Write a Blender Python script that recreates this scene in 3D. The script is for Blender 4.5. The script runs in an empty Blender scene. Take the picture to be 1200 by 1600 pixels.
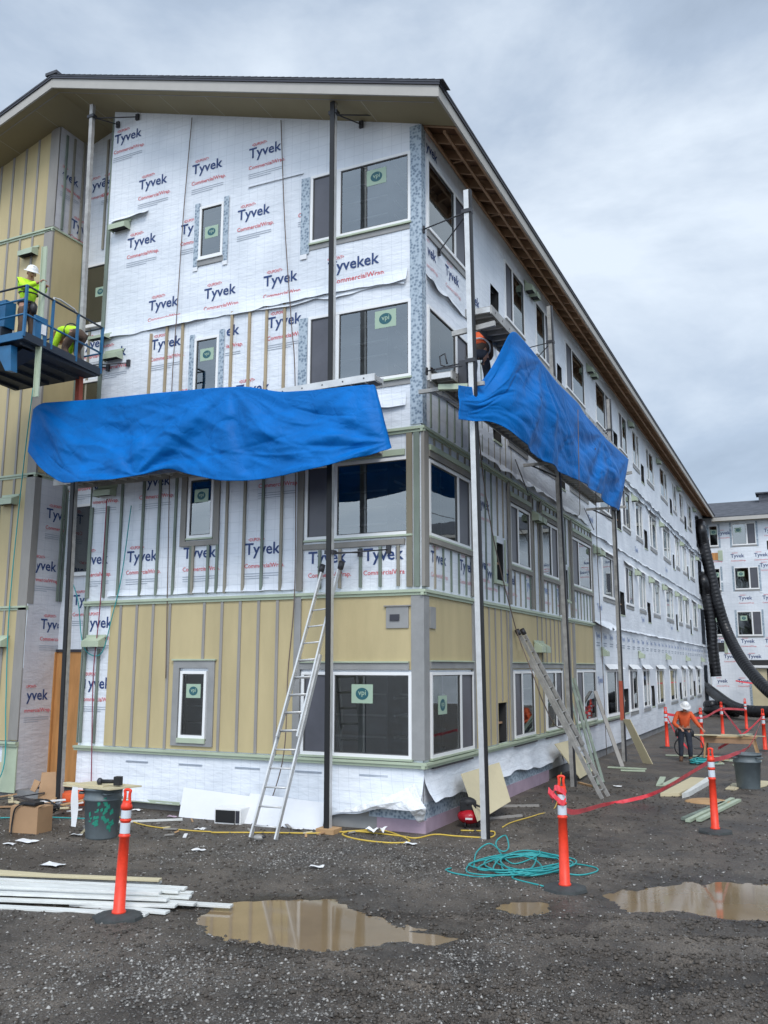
import bpy, bmesh, math, random
import numpy as np
from mathutils import Vector, Matrix
R = math.radians
random.seed(7)
rng = np.random.default_rng(11)
S = bpy.context.scene
COL = S.collection

# ------------------------------------------------------------------ camera
FPX = 1392.2
CAM = np.array([6.05628665, -14.38186166, 2.75])
CM = np.array([[0.9041137254848076, 0.42728537195883887, 0.0023626891413506034],
               [0.07103310630618445, -0.1557502890085724, 0.9852391310145169],
               [-0.42134625808054377, 0.8906003920860033, 0.17116738129030565]])
cd = bpy.data.cameras.new('camera'); cam = bpy.data.objects.new('camera', cd); COL.objects.link(cam)
cd.sensor_fit = 'HORIZONTAL'; cd.sensor_width = 36.0; cd.lens = 36.0 * FPX / 1200
cd.clip_start = 0.1; cd.clip_end = 2000
cam.matrix_world = Matrix(((CM[0][0], CM[1][0], -CM[2][0], CAM[0]), (CM[0][1], CM[1][1], -CM[2][1], CAM[1]),
                           (CM[0][2], CM[1][2], -CM[2][2], CAM[2]), (0, 0, 0, 1)))
S.camera = cam

# ------------------------------------------------------------------ world and sun
SUN_EL, SUN_AZ = 48.0, 148.0      # azimuth: clockwise from +Y; light comes from the camera's side
wd = bpy.data.worlds.new('World'); S.world = wd; wd.use_nodes = True
nt = wd.node_tree; nt.nodes.clear()
N = nt.nodes.new; Lk = nt.links.new
wo = N('ShaderNodeOutputWorld'); bg = N('ShaderNodeBackground'); bg.inputs[1].default_value = 0.1
sky = N('ShaderNodeTexSky'); sky.sky_type = 'NISHITA'; sky.sun_disc = False
sky.sun_elevation = R(SUN_EL); sky.sun_rotation = R(SUN_AZ)
tc = N('ShaderNodeTexCoord'); mp = N('ShaderNodeMapping'); mp.inputs['Scale'].default_value = (1.0, 1.0, 2.6)
mp.inputs['Location'].default_value = (0.3, 1.7, 0.2)
n1 = N('ShaderNodeTexNoise'); n1.inputs['Scale'].default_value = 1.7; n1.inputs['Detail'].default_value = 7; n1.inputs['Roughness'].default_value = 0.58
n1.inputs['Distortion'].default_value = 0.25
cr = N('ShaderNodeValToRGB'); e = cr.color_ramp.elements
e[0].position = 0.34; e[0].color = (2.6, 3.2, 4.05, 1)
e[1].position = 0.70; e[1].color = (6.3, 7.0, 7.8, 1)
k = cr.color_ramp.elements.new(0.5); k.color = (3.7, 4.45, 5.5, 1)
sx = N('ShaderNodeSeparateXYZ'); mr = N('ShaderNodeMapRange')      # brighter overcast in the half of the sky behind the photographer
mr.inputs['From Min'].default_value = -0.9; mr.inputs['From Max'].default_value = 0.5
mr.inputs['To Min'].default_value = 2.5; mr.inputs['To Max'].default_value = 1.0
vm = N('ShaderNodeVectorMath'); vm.operation = 'SCALE'
mx = N('ShaderNodeMix'); mx.data_type = 'RGBA'; mx.inputs['Factor'].default_value = 0.86
Lk(tc.outputs['Generated'], mp.inputs[0]); Lk(mp.outputs[0], n1.inputs['Vector']); Lk(n1.outputs['Fac'], cr.inputs[0])
Lk(tc.outputs['Generated'], sx.inputs[0]); Lk(sx.outputs['Y'], mr.inputs['Value'])
Lk(cr.outputs[0], vm.inputs[0]); Lk(mr.outputs[0], vm.inputs['Scale'])
Lk(sky.outputs[0], mx.inputs['A']); Lk(vm.outputs[0], mx.inputs['B']); Lk(mx.outputs['Result'], bg.inputs[0]); Lk(bg.outputs[0], wo.inputs[0])
sl = bpy.data.lights.new('sun', 'SUN'); sl.energy = 1.45; sl.angle = R(25); sl.color = (1.0, 0.97, 0.93)
sun = bpy.data.objects.new('sun', sl); COL.objects.link(sun)
dv = Vector((math.sin(R(SUN_AZ)) * math.cos(R(SUN_EL)), math.cos(R(SUN_AZ)) * math.cos(R(SUN_EL)), math.sin(R(SUN_EL))))
sun.rotation_euler = (-dv).to_track_quat('-Z', 'Y').to_euler()
S.view_settings.view_transform = 'Standard'; S.view_settings.look = 'None'
S.view_settings.exposure = 0.52; S.view_settings.gamma = 1.0; S.view_settings.use_curve_mapping = False

# ------------------------------------------------------------------ survey: real points read off the photograph on known planes
def ray(px, py): return CM.T @ np.array([(px - 600) / FPX, (800 - py) / FPX, 1.0])
def onp(px, py, ax, v):
    d = ray(px, py); return CAM + d * ((v - CAM[ax]) / d[ax])
def FP(px, py, y=0.0): return onp(px, py, 1, y)       # on a plane parallel to the front wall
def RP(px, py, x=0.0): return onp(px, py, 0, x)       # on a plane parallel to the side wall
def GP(px, py, z=0.0): return onp(px, py, 2, z)       # on the ground

# ------------------------------------------------------------------ noise
class Lattice:
    def __init__(s, seed, n=64):
        s.n = n; s.g = np.random.default_rng(seed).random((n, n))
    def __call__(s, x, y):
        x = np.asarray(x, float); y = np.asarray(y, float)
        xi = np.floor(x).astype(int); yi = np.floor(y).astype(int); fx = x - xi; fy = y - yi
        fx = fx * fx * (3 - 2 * fx); fy = fy * fy * (3 - 2 * fy); n = s.n; g = s.g
        a = g[xi % n, yi % n]; b = g[(xi + 1) % n, yi % n]; c = g[xi % n, (yi + 1) % n]; d = g[(xi + 1) % n, (yi + 1) % n]
        return (a * (1 - fx) + b * fx) * (1 - fy) + (c * (1 - fx) + d * fx) * fy
L1, L2, L3 = Lattice(1), Lattice(2), Lattice(3)
def fbm(L, x, y, o=4, g=0.5):
    a, s, f, t = 1.0, 0.0, 1.0, 0.0
    for i in range(o):
        s = s + a * (L(np.asarray(x) * f + 7.3 * i, np.asarray(y) * f + 3.1 * i) - 0.5); t += a; a *= g; f *= 2.03
    return s / t

# ------------------------------------------------------------------ materials
MATS = {}
def mat(name, col, rough=0.7, metal=0.0, noise=0.0, nscale=3.0, bump=0.0, bscale=20.0, col2=None, stretch=(1, 1, 1), spec=0.5, ior=1.45):
    if name in MATS: return MATS[name]
    m = bpy.data.materials.new(name); m.use_nodes = True; t = m.node_tree; b = t.nodes['Principled BSDF']
    b.inputs['Roughness'].default_value = rough; b.inputs['Metallic'].default_value = metal
    b.inputs['Specular IOR Level'].default_value = spec; b.inputs['IOR'].default_value = ior
    c = (*col, 1); b.inputs['Base Color'].default_value = c
    if noise > 0 or col2 or bump > 0:
        tcn = t.nodes.new('ShaderNodeTexCoord'); mpn = t.nodes.new('ShaderNodeMapping'); mpn.inputs['Scale'].default_value = stretch
        t.links.new(tcn.outputs['Object'], mpn.inputs[0])
    if noise > 0 or col2:
        nn = t.nodes.new('ShaderNodeTexNoise'); nn.inputs['Scale'].default_value = nscale; nn.inputs['Detail'].default_value = 6
        nn.inputs['Roughness'].default_value = 0.65
        t.links.new(mpn.outputs[0], nn.inputs['Vector'])
        r = t.nodes.new('ShaderNodeValToRGB'); r.color_ramp.elements[0].position = 0.32; r.color_ramp.elements[1].position = 0.68
        lo = tuple(max(0, x * (1 - noise)) for x in col); hi = tuple(min(1, x * (1 + noise)) for x in col)
        r.color_ramp.elements[0].color = (*(lo if not col2 else col), 1); r.color_ramp.elements[1].color = (*(hi if not col2 else col2), 1)
        t.links.new(nn.outputs['Fac'], r.inputs[0]); t.links.new(r.outputs[0], b.inputs['Base Color'])
    if bump > 0:
        nb = t.nodes.new('ShaderNodeTexNoise'); nb.inputs['Scale'].default_value = bscale; nb.inputs['Detail'].default_value = 5
        t.links.new(mpn.outputs[0], nb.inputs['Vector'])
        bp = t.nodes.new('ShaderNodeBump'); bp.inputs['Strength'].default_value = bump; bp.inputs['Distance'].default_value = 0.02
        t.links.new(nb.outputs['Fac'], bp.inputs['Height']); t.links.new(bp.outputs[0], b.inputs['Normal'])
    MATS[name] = m; return m

def wrap_mat(name, base, dirt, lines=True):
    m = mat(name, base, 0.42, bump=0.85, bscale=4.2, stretch=(1.0, 1.0, 2.6), noise=0.0)
    t = m.node_tree; b = t.nodes['Principled BSDF']; nd = t.nodes.new; lk = t.links.new
    b.inputs['Specular IOR Level'].default_value = 0.35
    tcn = nd('ShaderNodeTexCoord'); sp = nd('ShaderNodeSeparateXYZ'); lk(tcn.outputs['Object'], sp.inputs[0])
    ad = nd('ShaderNodeMath'); ad.operation = 'ADD'; lk(sp.outputs['X'], ad.inputs[0]); lk(sp.outputs['Y'], ad.inputs[1])
    def line(src, per, w):
        a = nd('ShaderNodeMath'); a.operation = 'DIVIDE'; a.inputs[1].default_value = per; lk(src, a.inputs[0])
        f = nd('ShaderNodeMath'); f.operation = 'FRACT'; lk(a.outputs[0], f.inputs[0])
        g = nd('ShaderNodeMath'); g.operation = 'LESS_THAN'; g.inputs[1].default_value = w; lk(f.outputs[0], g.inputs[0]); return g.outputs[0]
    l1 = line(ad.outputs[0], 0.205, 0.045); l2 = line(sp.outputs['Z'], 0.205, 0.045)
    mxm = nd('ShaderNodeMath'); mxm.operation = 'MAXIMUM'; lk(l1, mxm.inputs[0]); lk(l2, mxm.inputs[1])
    sc = nd('ShaderNodeMath'); sc.operation = 'MULTIPLY'; sc.inputs[1].default_value = 0.30 if lines else 0.0; lk(mxm.outputs[0], sc.inputs[0])
    nn = nd('ShaderNodeTexNoise'); nn.inputs['Scale'].default_value = 0.9; nn.inputs['Detail'].default_value = 8; lk(tcn.outputs['Object'], nn.inputs['Vector'])
    rr = nd('ShaderNodeValToRGB'); rr.color_ramp.elements[0].position = 0.38; rr.color_ramp.elements[1].position = 0.62
    rr.color_ramp.elements[0].color = (*base, 1); rr.color_ramp.elements[1].color = (*dirt, 1); lk(nn.outputs['Fac'], rr.inputs[0])
    mm = nd('ShaderNodeMix'); mm.data_type = 'RGBA'; lk(sc.outputs[0], mm.inputs['Factor']); lk(rr.outputs[0], mm.inputs['A'])
    mm.inputs['B'].default_value = (0.33, 0.37, 0.42, 1); lk(mm.outputs['Result'], b.inputs['Base Color'])
    return m

M = dict(
 wrap=wrap_mat('house_wrap', (0.75, 0.78, 0.82), (0.64, 0.675, 0.72)),
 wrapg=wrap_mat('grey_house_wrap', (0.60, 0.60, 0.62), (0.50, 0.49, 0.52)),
 wrapw=mat('white_wrap_flap', (0.74, 0.75, 0.76), 0.4, bump=0.5, bscale=4, noise=0.06, nscale=2),
 blue=mat('print_blue', (0.022, 0.05, 0.16), 0.6), red=mat('print_red', (0.62, 0.085, 0.10), 0.6),
 blueF=mat('print_faint_blue', (0.22, 0.30, 0.50), 0.6), grey=mat('print_grey', (0.32, 0.36, 0.42), 0.7), redF=mat('print_faint_red', (0.66, 0.36, 0.38), 0.6),
 yellow=mat('yellow_siding', (0.47, 0.385, 0.21), 0.62, noise=0.11, nscale=1.1, bump=0.12, bscale=60, stretch=(1, 1, 0.25)),
 batten=mat('grey_primed_batten', (0.27, 0.255, 0.235), 0.7, noise=0.10, nscale=3, stretch=(1, 1, 0.3)),
 greyboard=mat('grey_trim_board', (0.27, 0.27, 0.265), 0.7, noise=0.12, nscale=2.2, bump=0.08, bscale=30),
 green=mat('pale_green_metal', (0.40, 0.46, 0.34), 0.5, noise=0.07, nscale=3),
 strip=mat('treated_strip', (0.34, 0.30, 0.235), 0.8, col2=(0.22, 0.215, 0.175), nscale=0.9, bump=0.15, bscale=30, stretch=(2, 2, 0.4)),
 stripg=mat('green_treated_strip', (0.17, 0.205, 0.17), 0.8, noise=0.25, nscale=2, stretch=(2, 2, 0.5)),
 casing=mat('brown_casing', (0.25, 0.235, 0.21), 0.75, noise=0.12, nscale=2.5, stretch=(1, 1, 0.4)),
 post=mat('corner_post_wood', (0.23, 0.18, 0.12), 0.8, col2=(0.19, 0.185, 0.14), nscale=1.4, stretch=(4, 4, 0.5)),
 vinyl=mat('white_vinyl', (0.78, 0.78, 0.77), 0.35), gasket=mat('dark_gasket', (0.10, 0.10, 0.10), 0.5),
 foam=mat('pink_foam', (0.36, 0.27, 0.33), 0.7, noise=0.12, nscale=3), conc=mat('concrete', (0.20, 0.20, 0.20), 0.9, noise=0.2, nscale=2.5, bump=0.2, bscale=30),
 fascia=mat('fascia_board', (0.40, 0.38, 0.345), 0.6, noise=0.05), soffit=mat('soffit_board', (0.27, 0.225, 0.13), 0.7, noise=0.05, nscale=0.8),
 soffitline=mat('soffit_joint', (0.40, 0.36, 0.27), 0.7), rafter=mat('rafter_wood', (0.36, 0.22, 0.13), 0.8, noise=0.2, nscale=2),
 osb=mat('roof_deck_wood', (0.22, 0.12, 0.07), 0.85, noise=0.3, nscale=4), plywood=mat('plywood_door', (0.46, 0.22, 0.075), 0.7, noise=0.25, nscale=2.2, stretch=(2.5, 2.5, 0.4)),
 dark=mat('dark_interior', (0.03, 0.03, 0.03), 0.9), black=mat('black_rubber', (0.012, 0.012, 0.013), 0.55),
 drip=mat('drip_edge', (0.035, 0.035, 0.045), 0.4),
 alu=mat('aluminium', (0.58, 0.58, 0.57), 0.42, metal=0.35, noise=0.12, nscale=5), alud=mat('weathered_aluminium', (0.34, 0.33, 0.31), 0.5, metal=0.25, noise=0.25, nscale=6),
 rust=mat('red_pole_sleeve', (0.42, 0.09, 0.05), 0.6, noise=0.2), steel=mat('dark_steel', (0.05, 0.05, 0.055), 0.5, metal=0.4),
 orange=mat('orange_plastic', (0.78, 0.05, 0.02), 0.45, noise=0.16, nscale=9), refl=mat('reflective_band', (0.60, 0.64, 0.68), 0.4), rubber=mat('base_rubber', (0.045, 0.05, 0.05), 0.8, noise=0.25, nscale=8, bump=0.2, bscale=40),
 tapeR=mat('red_caution_tape', (0.80, 0.07, 0.09), 0.35, noise=0.15, nscale=8), card=mat('cardboard', (0.36, 0.22, 0.12), 0.8, noise=0.10, nscale=2),
 bin=mat('grey_bin', (0.12, 0.145, 0.155), 0.5, noise=0.15, nscale=6), paintg=mat('green_spray_paint', (0.02, 0.22, 0.15), 0.5),
 panel=mat('cream_sheet', (0.55, 0.48, 0.31), 0.65, noise=0.05, nscale=2), panelw=mat('white_foam_sheet', (0.66, 0.67, 0.69), 0.6, noise=0.04, nscale=2),
 trimw=mat('white_trim_board', (0.64, 0.65, 0.62), 0.6, noise=0.12, nscale=3, stretch=(0.5, 3, 3)),
 hoseT=mat('teal_hose', (0.03, 0.30, 0.30), 0.45), hoseY=mat('yellow_cord', (0.60, 0.42, 0.07), 0.5), ropeR=mat('dark_red_rope', (0.22, 0.03, 0.06), 0.7), ropeB=mat('brown_rope', (0.16, 0.12, 0.10), 0.8),
 duct=mat('black_duct', (0.012, 0.012, 0.014), 0.36), liftb=mat('lift_blue', (0.012, 0.11, 0.24), 0.42, noise=0.15, nscale=5), liftd=mat('lift_dark', (0.02, 0.03, 0.045), 0.6),
 compr=mat('red_tank', (0.42, 0.01, 0.02), 0.25), wht=mat('white_enamel', (0.75, 0.75, 0.74), 0.3), hivis=mat('hi_vis_yellow', (0.50, 0.85, 0.03), 0.8, noise=0.08, nscale=6, bump=0.5, bscale=12),
 orangecl=mat('orange_shirt', (0.62, 0.10, 0.03), 0.85, noise=0.12, nscale=6, bump=0.5, bscale=12), skin=mat('skin', (0.42, 0.22, 0.15), 0.55), trous=mat('dark_trousers', (0.03, 0.035, 0.05), 0.9, noise=0.3, nscale=6, bump=0.4, bscale=14),
 brownp=mat('brown_trousers', (0.09, 0.06, 0.045), 0.9, noise=0.3, nscale=6), boot=mat('brown_boots', (0.11, 0.055, 0.03), 0.7), wood=mat('raw_wood', (0.42, 0.26, 0.13), 0.75, noise=0.15, nscale=3, stretch=(1, 4, 4)),
 nsiding=mat('pale_lap_siding', (0.50, 0.56, 0.50), 0.6), tanstrip=mat('tan_strip', (0.36, 0.29, 0.19), 0.8, noise=0.18, nscale=2, stretch=(2, 2, .4)), paper=mat('white_litter', (0.72, 0.72, 0.72), 0.6), stickg=mat('pale_green_sticker', (0.34, 0.45, 0.34), 0.5), stickb=mat('sticker_print', (0.02, 0.10, 0.12), 0.5), yell=mat('yellow_plastic', (0.70, 0.55, 0.04), 0.5),
)
def tape_mat():
    m = bpy.data.materials.new('flashing_tape'); m.use_nodes = True; t = m.node_tree; b = t.nodes['Principled BSDF']; b.inputs['Roughness'].default_value = 0.5
    tcn = t.nodes.new('ShaderNodeTexCoord'); v = t.nodes.new('ShaderNodeTexVoronoi'); v.inputs['Scale'].default_value = 17
    r = t.nodes.new('ShaderNodeValToRGB'); r.color_ramp.interpolation = 'LINEAR'
    r.color_ramp.elements[0].position = 0.20; r.color_ramp.elements[0].color = (0.12, 0.17, 0.23, 1)
    r.color_ramp.elements[1].position = 0.62; r.color_ramp.elements[1].color = (0.38, 0.45, 0.51, 1)
    t.links.new(tcn.outputs['Object'], v.inputs['Vector']); t.links.new(v.outputs['Distance'], r.inputs[0]); t.links.new(r.outputs[0], b.inputs['Base Color'])
    return m
M['tape'] = tape_mat()
def glass_mat(name, col, ior, spec):
    m = mat(name, col, 0.03, spec=spec, ior=ior); t = m.node_tree; b = t.nodes['Principled BSDF']
    nn = t.nodes.new('ShaderNodeTexNoise'); nn.inputs['Scale'].default_value = 1.1; nn.inputs['Detail'].default_value = 2
    tcn = t.nodes.new('ShaderNodeTexCoord'); t.links.new(tcn.outputs['Object'], nn.inputs['Vector'])
    bp = t.nodes.new('ShaderNodeBump'); bp.inputs['Strength'].default_value = 0.10; bp.inputs['Distance'].default_value = 0.02
    t.links.new(nn.outputs['Fac'], bp.inputs['Height']); t.links.new(bp.outputs[0], b.inputs['Normal']); return m
def clear_glass(name, tint, fmin):
    m = bpy.data.materials.new(name); m.use_nodes = True; t = m.node_tree; t.nodes.clear(); nd = t.nodes.new
    o = nd('ShaderNodeOutputMaterial'); mx_ = nd('ShaderNodeMixShader'); tr = nd('ShaderNodeBsdfTransparent'); tr.inputs[0].default_value = (*tint, 1)
    gl_ = nd('ShaderNodeBsdfGlossy'); gl_.inputs['Roughness'].default_value = 0.02; gl_.inputs['Color'].default_value = (0.86, 0.90, 0.90, 1); fr = nd('ShaderNodeFresnel'); fr.inputs['IOR'].default_value = 1.75
    nn = nd('ShaderNodeTexNoise'); nn.inputs['Scale'].default_value = 0.9; nn.inputs['Detail'].default_value = 2; tcn = nd('ShaderNodeTexCoord'); t.links.new(tcn.outputs['Object'], nn.inputs['Vector'])
    bp = nd('ShaderNodeBump'); bp.inputs['Strength'].default_value = 0.12; bp.inputs['Distance'].default_value = 0.02; t.links.new(nn.outputs['Fac'], bp.inputs['Height']); t.links.new(bp.outputs[0], gl_.inputs['Normal'])
    ma = nd('ShaderNodeMath'); ma.operation = 'ADD'; ma.inputs[1].default_value = fmin; ma.use_clamp = True; t.links.new(fr.outputs[0], ma.inputs[0])
    t.links.new(ma.outputs[0], mx_.inputs[0]); t.links.new(tr.outputs[0], mx_.inputs[1]); t.links.new(gl_.outputs[0], mx_.inputs[2]); t.links.new(mx_.outputs[0], o.inputs[0]); return m
M['glass'] = clear_glass('window_glass', (0.62, 0.66, 0.66), 0.13)
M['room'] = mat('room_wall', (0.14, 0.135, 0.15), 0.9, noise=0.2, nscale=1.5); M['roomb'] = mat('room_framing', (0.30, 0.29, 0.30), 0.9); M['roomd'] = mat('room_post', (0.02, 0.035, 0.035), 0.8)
M['screen'] = mat('insect_screen', (0.085, 0.085, 0.10), 0.35, noise=0.12, nscale=2)
def wet_ground():
    m = bpy.data.materials.new('wet_gravel_mud'); m.use_nodes = True; t = m.node_tree; b = t.nodes['Principled BSDF']; nd = t.nodes.new; lk = t.links.new
    tcn = nd('ShaderNodeTexCoord')
    a = nd('ShaderNodeTexNoise'); a.inputs['Scale'].default_value = 0.8; a.inputs['Detail'].default_value = 9; a.inputs['Roughness'].default_value = 0.7; lk(tcn.outputs['Object'], a.inputs['Vector'])
    r = nd('ShaderNodeValToRGB'); r.color_ramp.elements[0].position = 0.36; r.color_ramp.elements[0].color = (0.030, 0.024, 0.019, 1)
    r.color_ramp.elements[1].position = 0.66; r.color_ramp.elements[1].color = (0.130, 0.108, 0.086, 1); lk(a.outputs['Fac'], r.inputs[0])
    f = nd('ShaderNodeTexNoise'); f.inputs['Scale'].default_value = 55; f.inputs['Detail'].default_value = 6; f.inputs['Roughness'].default_value = 0.75; lk(tcn.outputs['Object'], f.inputs['Vector'])
    r2 = nd('ShaderNodeValToRGB'); r2.color_ramp.elements[0].position = 0.36; r2.color_ramp.elements[0].color = (0.28, 0.28, 0.28, 1)
    r2.color_ramp.elements[1].position = 0.66; r2.color_ramp.elements[1].color = (2.0, 2.0, 2.0, 1); lk(f.outputs['Fac'], r2.inputs[0])
    mm = nd('ShaderNodeMix'); mm.data_type = 'RGBA'; mm.blend_type = 'MULTIPLY'; mm.inputs['Factor'].default_value = 1; lk(r.outputs[0], mm.inputs['A']); lk(r2.outputs[0], mm.inputs['B'])
    v = nd('ShaderNodeTexVoronoi'); v.inputs['Scale'].default_value = 34; lk(tcn.outputs['Object'], v.inputs['Vector'])
    vc = nd('ShaderNodeSeparateColor'); lk(v.outputs['Color'], vc.inputs[0])
    g1 = nd('ShaderNodeMath'); g1.operation = 'GREATER_THAN'; g1.inputs[1].default_value = 0.72; lk(vc.outputs[0], g1.inputs[0])
    g2 = nd('ShaderNodeMath'); g2.operation = 'LESS_THAN'; g2.inputs[1].default_value = 0.33; lk(v.outputs['Distance'], g2.inputs[0])
    g3 = nd('ShaderNodeMath'); g3.operation = 'MULTIPLY'; lk(g1.outputs[0], g3.inputs[0]); lk(g2.outputs[0], g3.inputs[1])
    g4 = nd('ShaderNodeMath'); g4.operation = 'MULTIPLY'; g4.inputs[1].default_value = 0.7; lk(g3.outputs[0], g4.inputs[0])
    m3 = nd('ShaderNodeMix'); m3.data_type = 'RGBA'; lk(g4.outputs[0], m3.inputs['Factor']); lk(mm.outputs['Result'], m3.inputs['A']); m3.inputs['B'].default_value = (0.17, 0.16, 0.15, 1)
    lk(m3.outputs['Result'], b.inputs['Base Color'])
    rr = nd('ShaderNodeMapRange'); rr.inputs['From Min'].default_value = 0.35; rr.inputs['From Max'].default_value = 0.65; rr.inputs['To Min'].default_value = 0.42; rr.inputs['To Max'].default_value = 0.85
    lk(a.outputs['Fac'], rr.inputs['Value']); lk(rr.outputs[0], b.inputs['Roughness'])
    bp = nd('ShaderNodeBump'); bp.inputs['Strength'].default_value = 0.8; bp.inputs['Distance'].default_value = 0.02
    ad = nd('ShaderNodeMath'); ad.operation = 'ADD'; lk(f.outputs['Fac'], ad.inputs[0]); lk(g4.outputs[0], ad.inputs[1]); lk(ad.outputs[0], bp.inputs['Height']); lk(bp.outputs[0], b.inputs['Normal'])
    at = nd('ShaderNodeAttribute'); at.attribute_name = 'wet'
    md = nd('ShaderNodeMix'); md.data_type = 'RGBA'; md.blend_type = 'MULTIPLY'; lk(at.outputs['Fac'], md.inputs['Factor']); lk(m3.outputs['Result'], md.inputs['A']); md.inputs['B'].default_value = (0.52, 0.50, 0.47, 1); lk(md.outputs['Result'], b.inputs['Base Color'])
    rw = nd('ShaderNodeMix'); lk(at.outputs['Fac'], rw.inputs[0]); lk(rr.outputs[0], rw.inputs[2]); rw.inputs[3].default_value = 0.25; lk(rw.outputs[0], b.inputs['Roughness'])
    return m
M['ground'] = wet_ground()
M['water'] = mat('muddy_water', (0.22, 0.155, 0.085), 0.06, noise=0.12, nscale=1.2, ior=1.45, spec=0.7, bump=0.02, bscale=3)
def stone_mat():
    m = mat('wet_stones', (0.2, 0.2, 0.19), 0.55); t = m.node_tree; b = t.nodes['Principled BSDF']
    g = t.nodes.new('ShaderNodeNewGeometry'); r = t.nodes.new('ShaderNodeValToRGB')
    r.color_ramp.elements[0].color = (0.08, 0.072, 0.065, 1); r.color_ramp.elements[1].color = (0.42, 0.40, 0.37, 1); k = r.color_ramp.elements.new(0.70); k.color = (0.19, 0.18, 0.165, 1)
    t.links.new(g.outputs['Random Per Island'], r.inputs[0]); t.links.new(r.outputs[0], b.inputs['Base Color']); return m
M['stone'] = stone_mat()
def tarp_mat():
    m = mat('blue_tarp', (0.0, 0.125, 0.42), 0.55, noise=0.16, nscale=1.4, bump=0.25, bscale=6, spec=0.18)
    t = m.node_tree; b = t.nodes['Principled BSDF']; nd = t.nodes.new; lk = t.links.new
    tcn = nd('ShaderNodeTexCoord'); ns = nd('ShaderNodeTexNoise'); ns.inputs['Scale'].default_value = 1.6; ns.inputs['Detail'].default_value = 3; lk(tcn.outputs['Object'], ns.inputs['Vector'])
    vm_ = nd('ShaderNodeVectorMath'); vm_.operation = 'MULTIPLY_ADD'; vm_.inputs[1].default_value = (0.7, 0.7, 0.7); lk(ns.outputs['Color'], vm_.inputs[0]); lk(tcn.outputs['Object'], vm_.inputs[2])
    hs = []
    for sc_ in (2.3, 5.5):
        vv = nd('ShaderNodeTexVoronoi'); vv.feature = 'DISTANCE_TO_EDGE'; vv.inputs['Scale'].default_value = sc_; lk(vm_.outputs[0], vv.inputs['Vector'])
        cl = nd('ShaderNodeMath'); cl.operation = 'MINIMUM'; cl.inputs[1].default_value = 0.10; lk(vv.outputs['Distance'], cl.inputs[0]); ml = nd('ShaderNodeMath'); ml.operation = 'MULTIPLY'; ml.inputs[1].default_value = 6.0 / sc_; lk(cl.outputs[0], ml.inputs[0]); hs.append(ml)
    ad = nd('ShaderNodeMath'); ad.operation = 'ADD'; lk(hs[0].outputs[0], ad.inputs[0]); lk(hs[1].outputs[0], ad.inputs[1])
    old = [l.from_node for l in t.links if l.to_socket == b.inputs['Normal']][0]
    bp = nd('ShaderNodeBump'); bp.inputs['Strength'].default_value = 0.32; bp.inputs['Distance'].default_value = 0.05; lk(ad.outputs[0], bp.inputs['Height']); lk(old.outputs[0], bp.inputs['Normal']); lk(bp.outputs[0], b.inputs['Normal'])
    return m
M['tarp'] = tarp_mat()
def shingle_mat():
    m = bpy.data.materials.new('dark_shingles'); m.use_nodes = True; t = m.node_tree; b = t.nodes['Principled BSDF']; b.inputs['Roughness'].default_value = 0.9
    tcn = t.nodes.new('ShaderNodeTexCoord'); mpn = t.nodes.new('ShaderNodeMapping'); mpn.inputs['Scale'].default_value = (3, 3, 8)
    v = t.nodes.new('ShaderNodeTexVoronoi'); v.inputs['Scale'].default_value = 1.0; r = t.nodes.new('ShaderNodeValToRGB')
    r.color_ramp.elements[0].color = (0.045, 0.048, 0.058, 1); r.color_ramp.elements[1].color = (0.095, 0.10, 0.115, 1)
    t.links.new(tcn.outputs['Object'], mpn.inputs[0]); t.links.new(mpn.outputs[0], v.inputs['Vector']); t.links.new(v.outputs['Color'], r.inputs[0]); t.links.new(r.outputs[0], b.inputs['Base Color']); return m
M['shingle'] = shingle_mat()

# ------------------------------------------------------------------ mesh helpers
def TF(u, z, n=0.0): return (u, -n, z)                 # front wall, outward -Y
def TR(u, z, n=0.0): return (n, u, z)                  # side wall, outward +X
def TB(u, z, n=0.0): return (u, 0.97 - n, z)           # recessed wall
def TW(u, z, n=0.0): return (-9.4 + n, u, z)           # return face of the left wing
def T2(u, z, n=0.0): return (u, 49.8 - n, z)           # far wing

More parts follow.
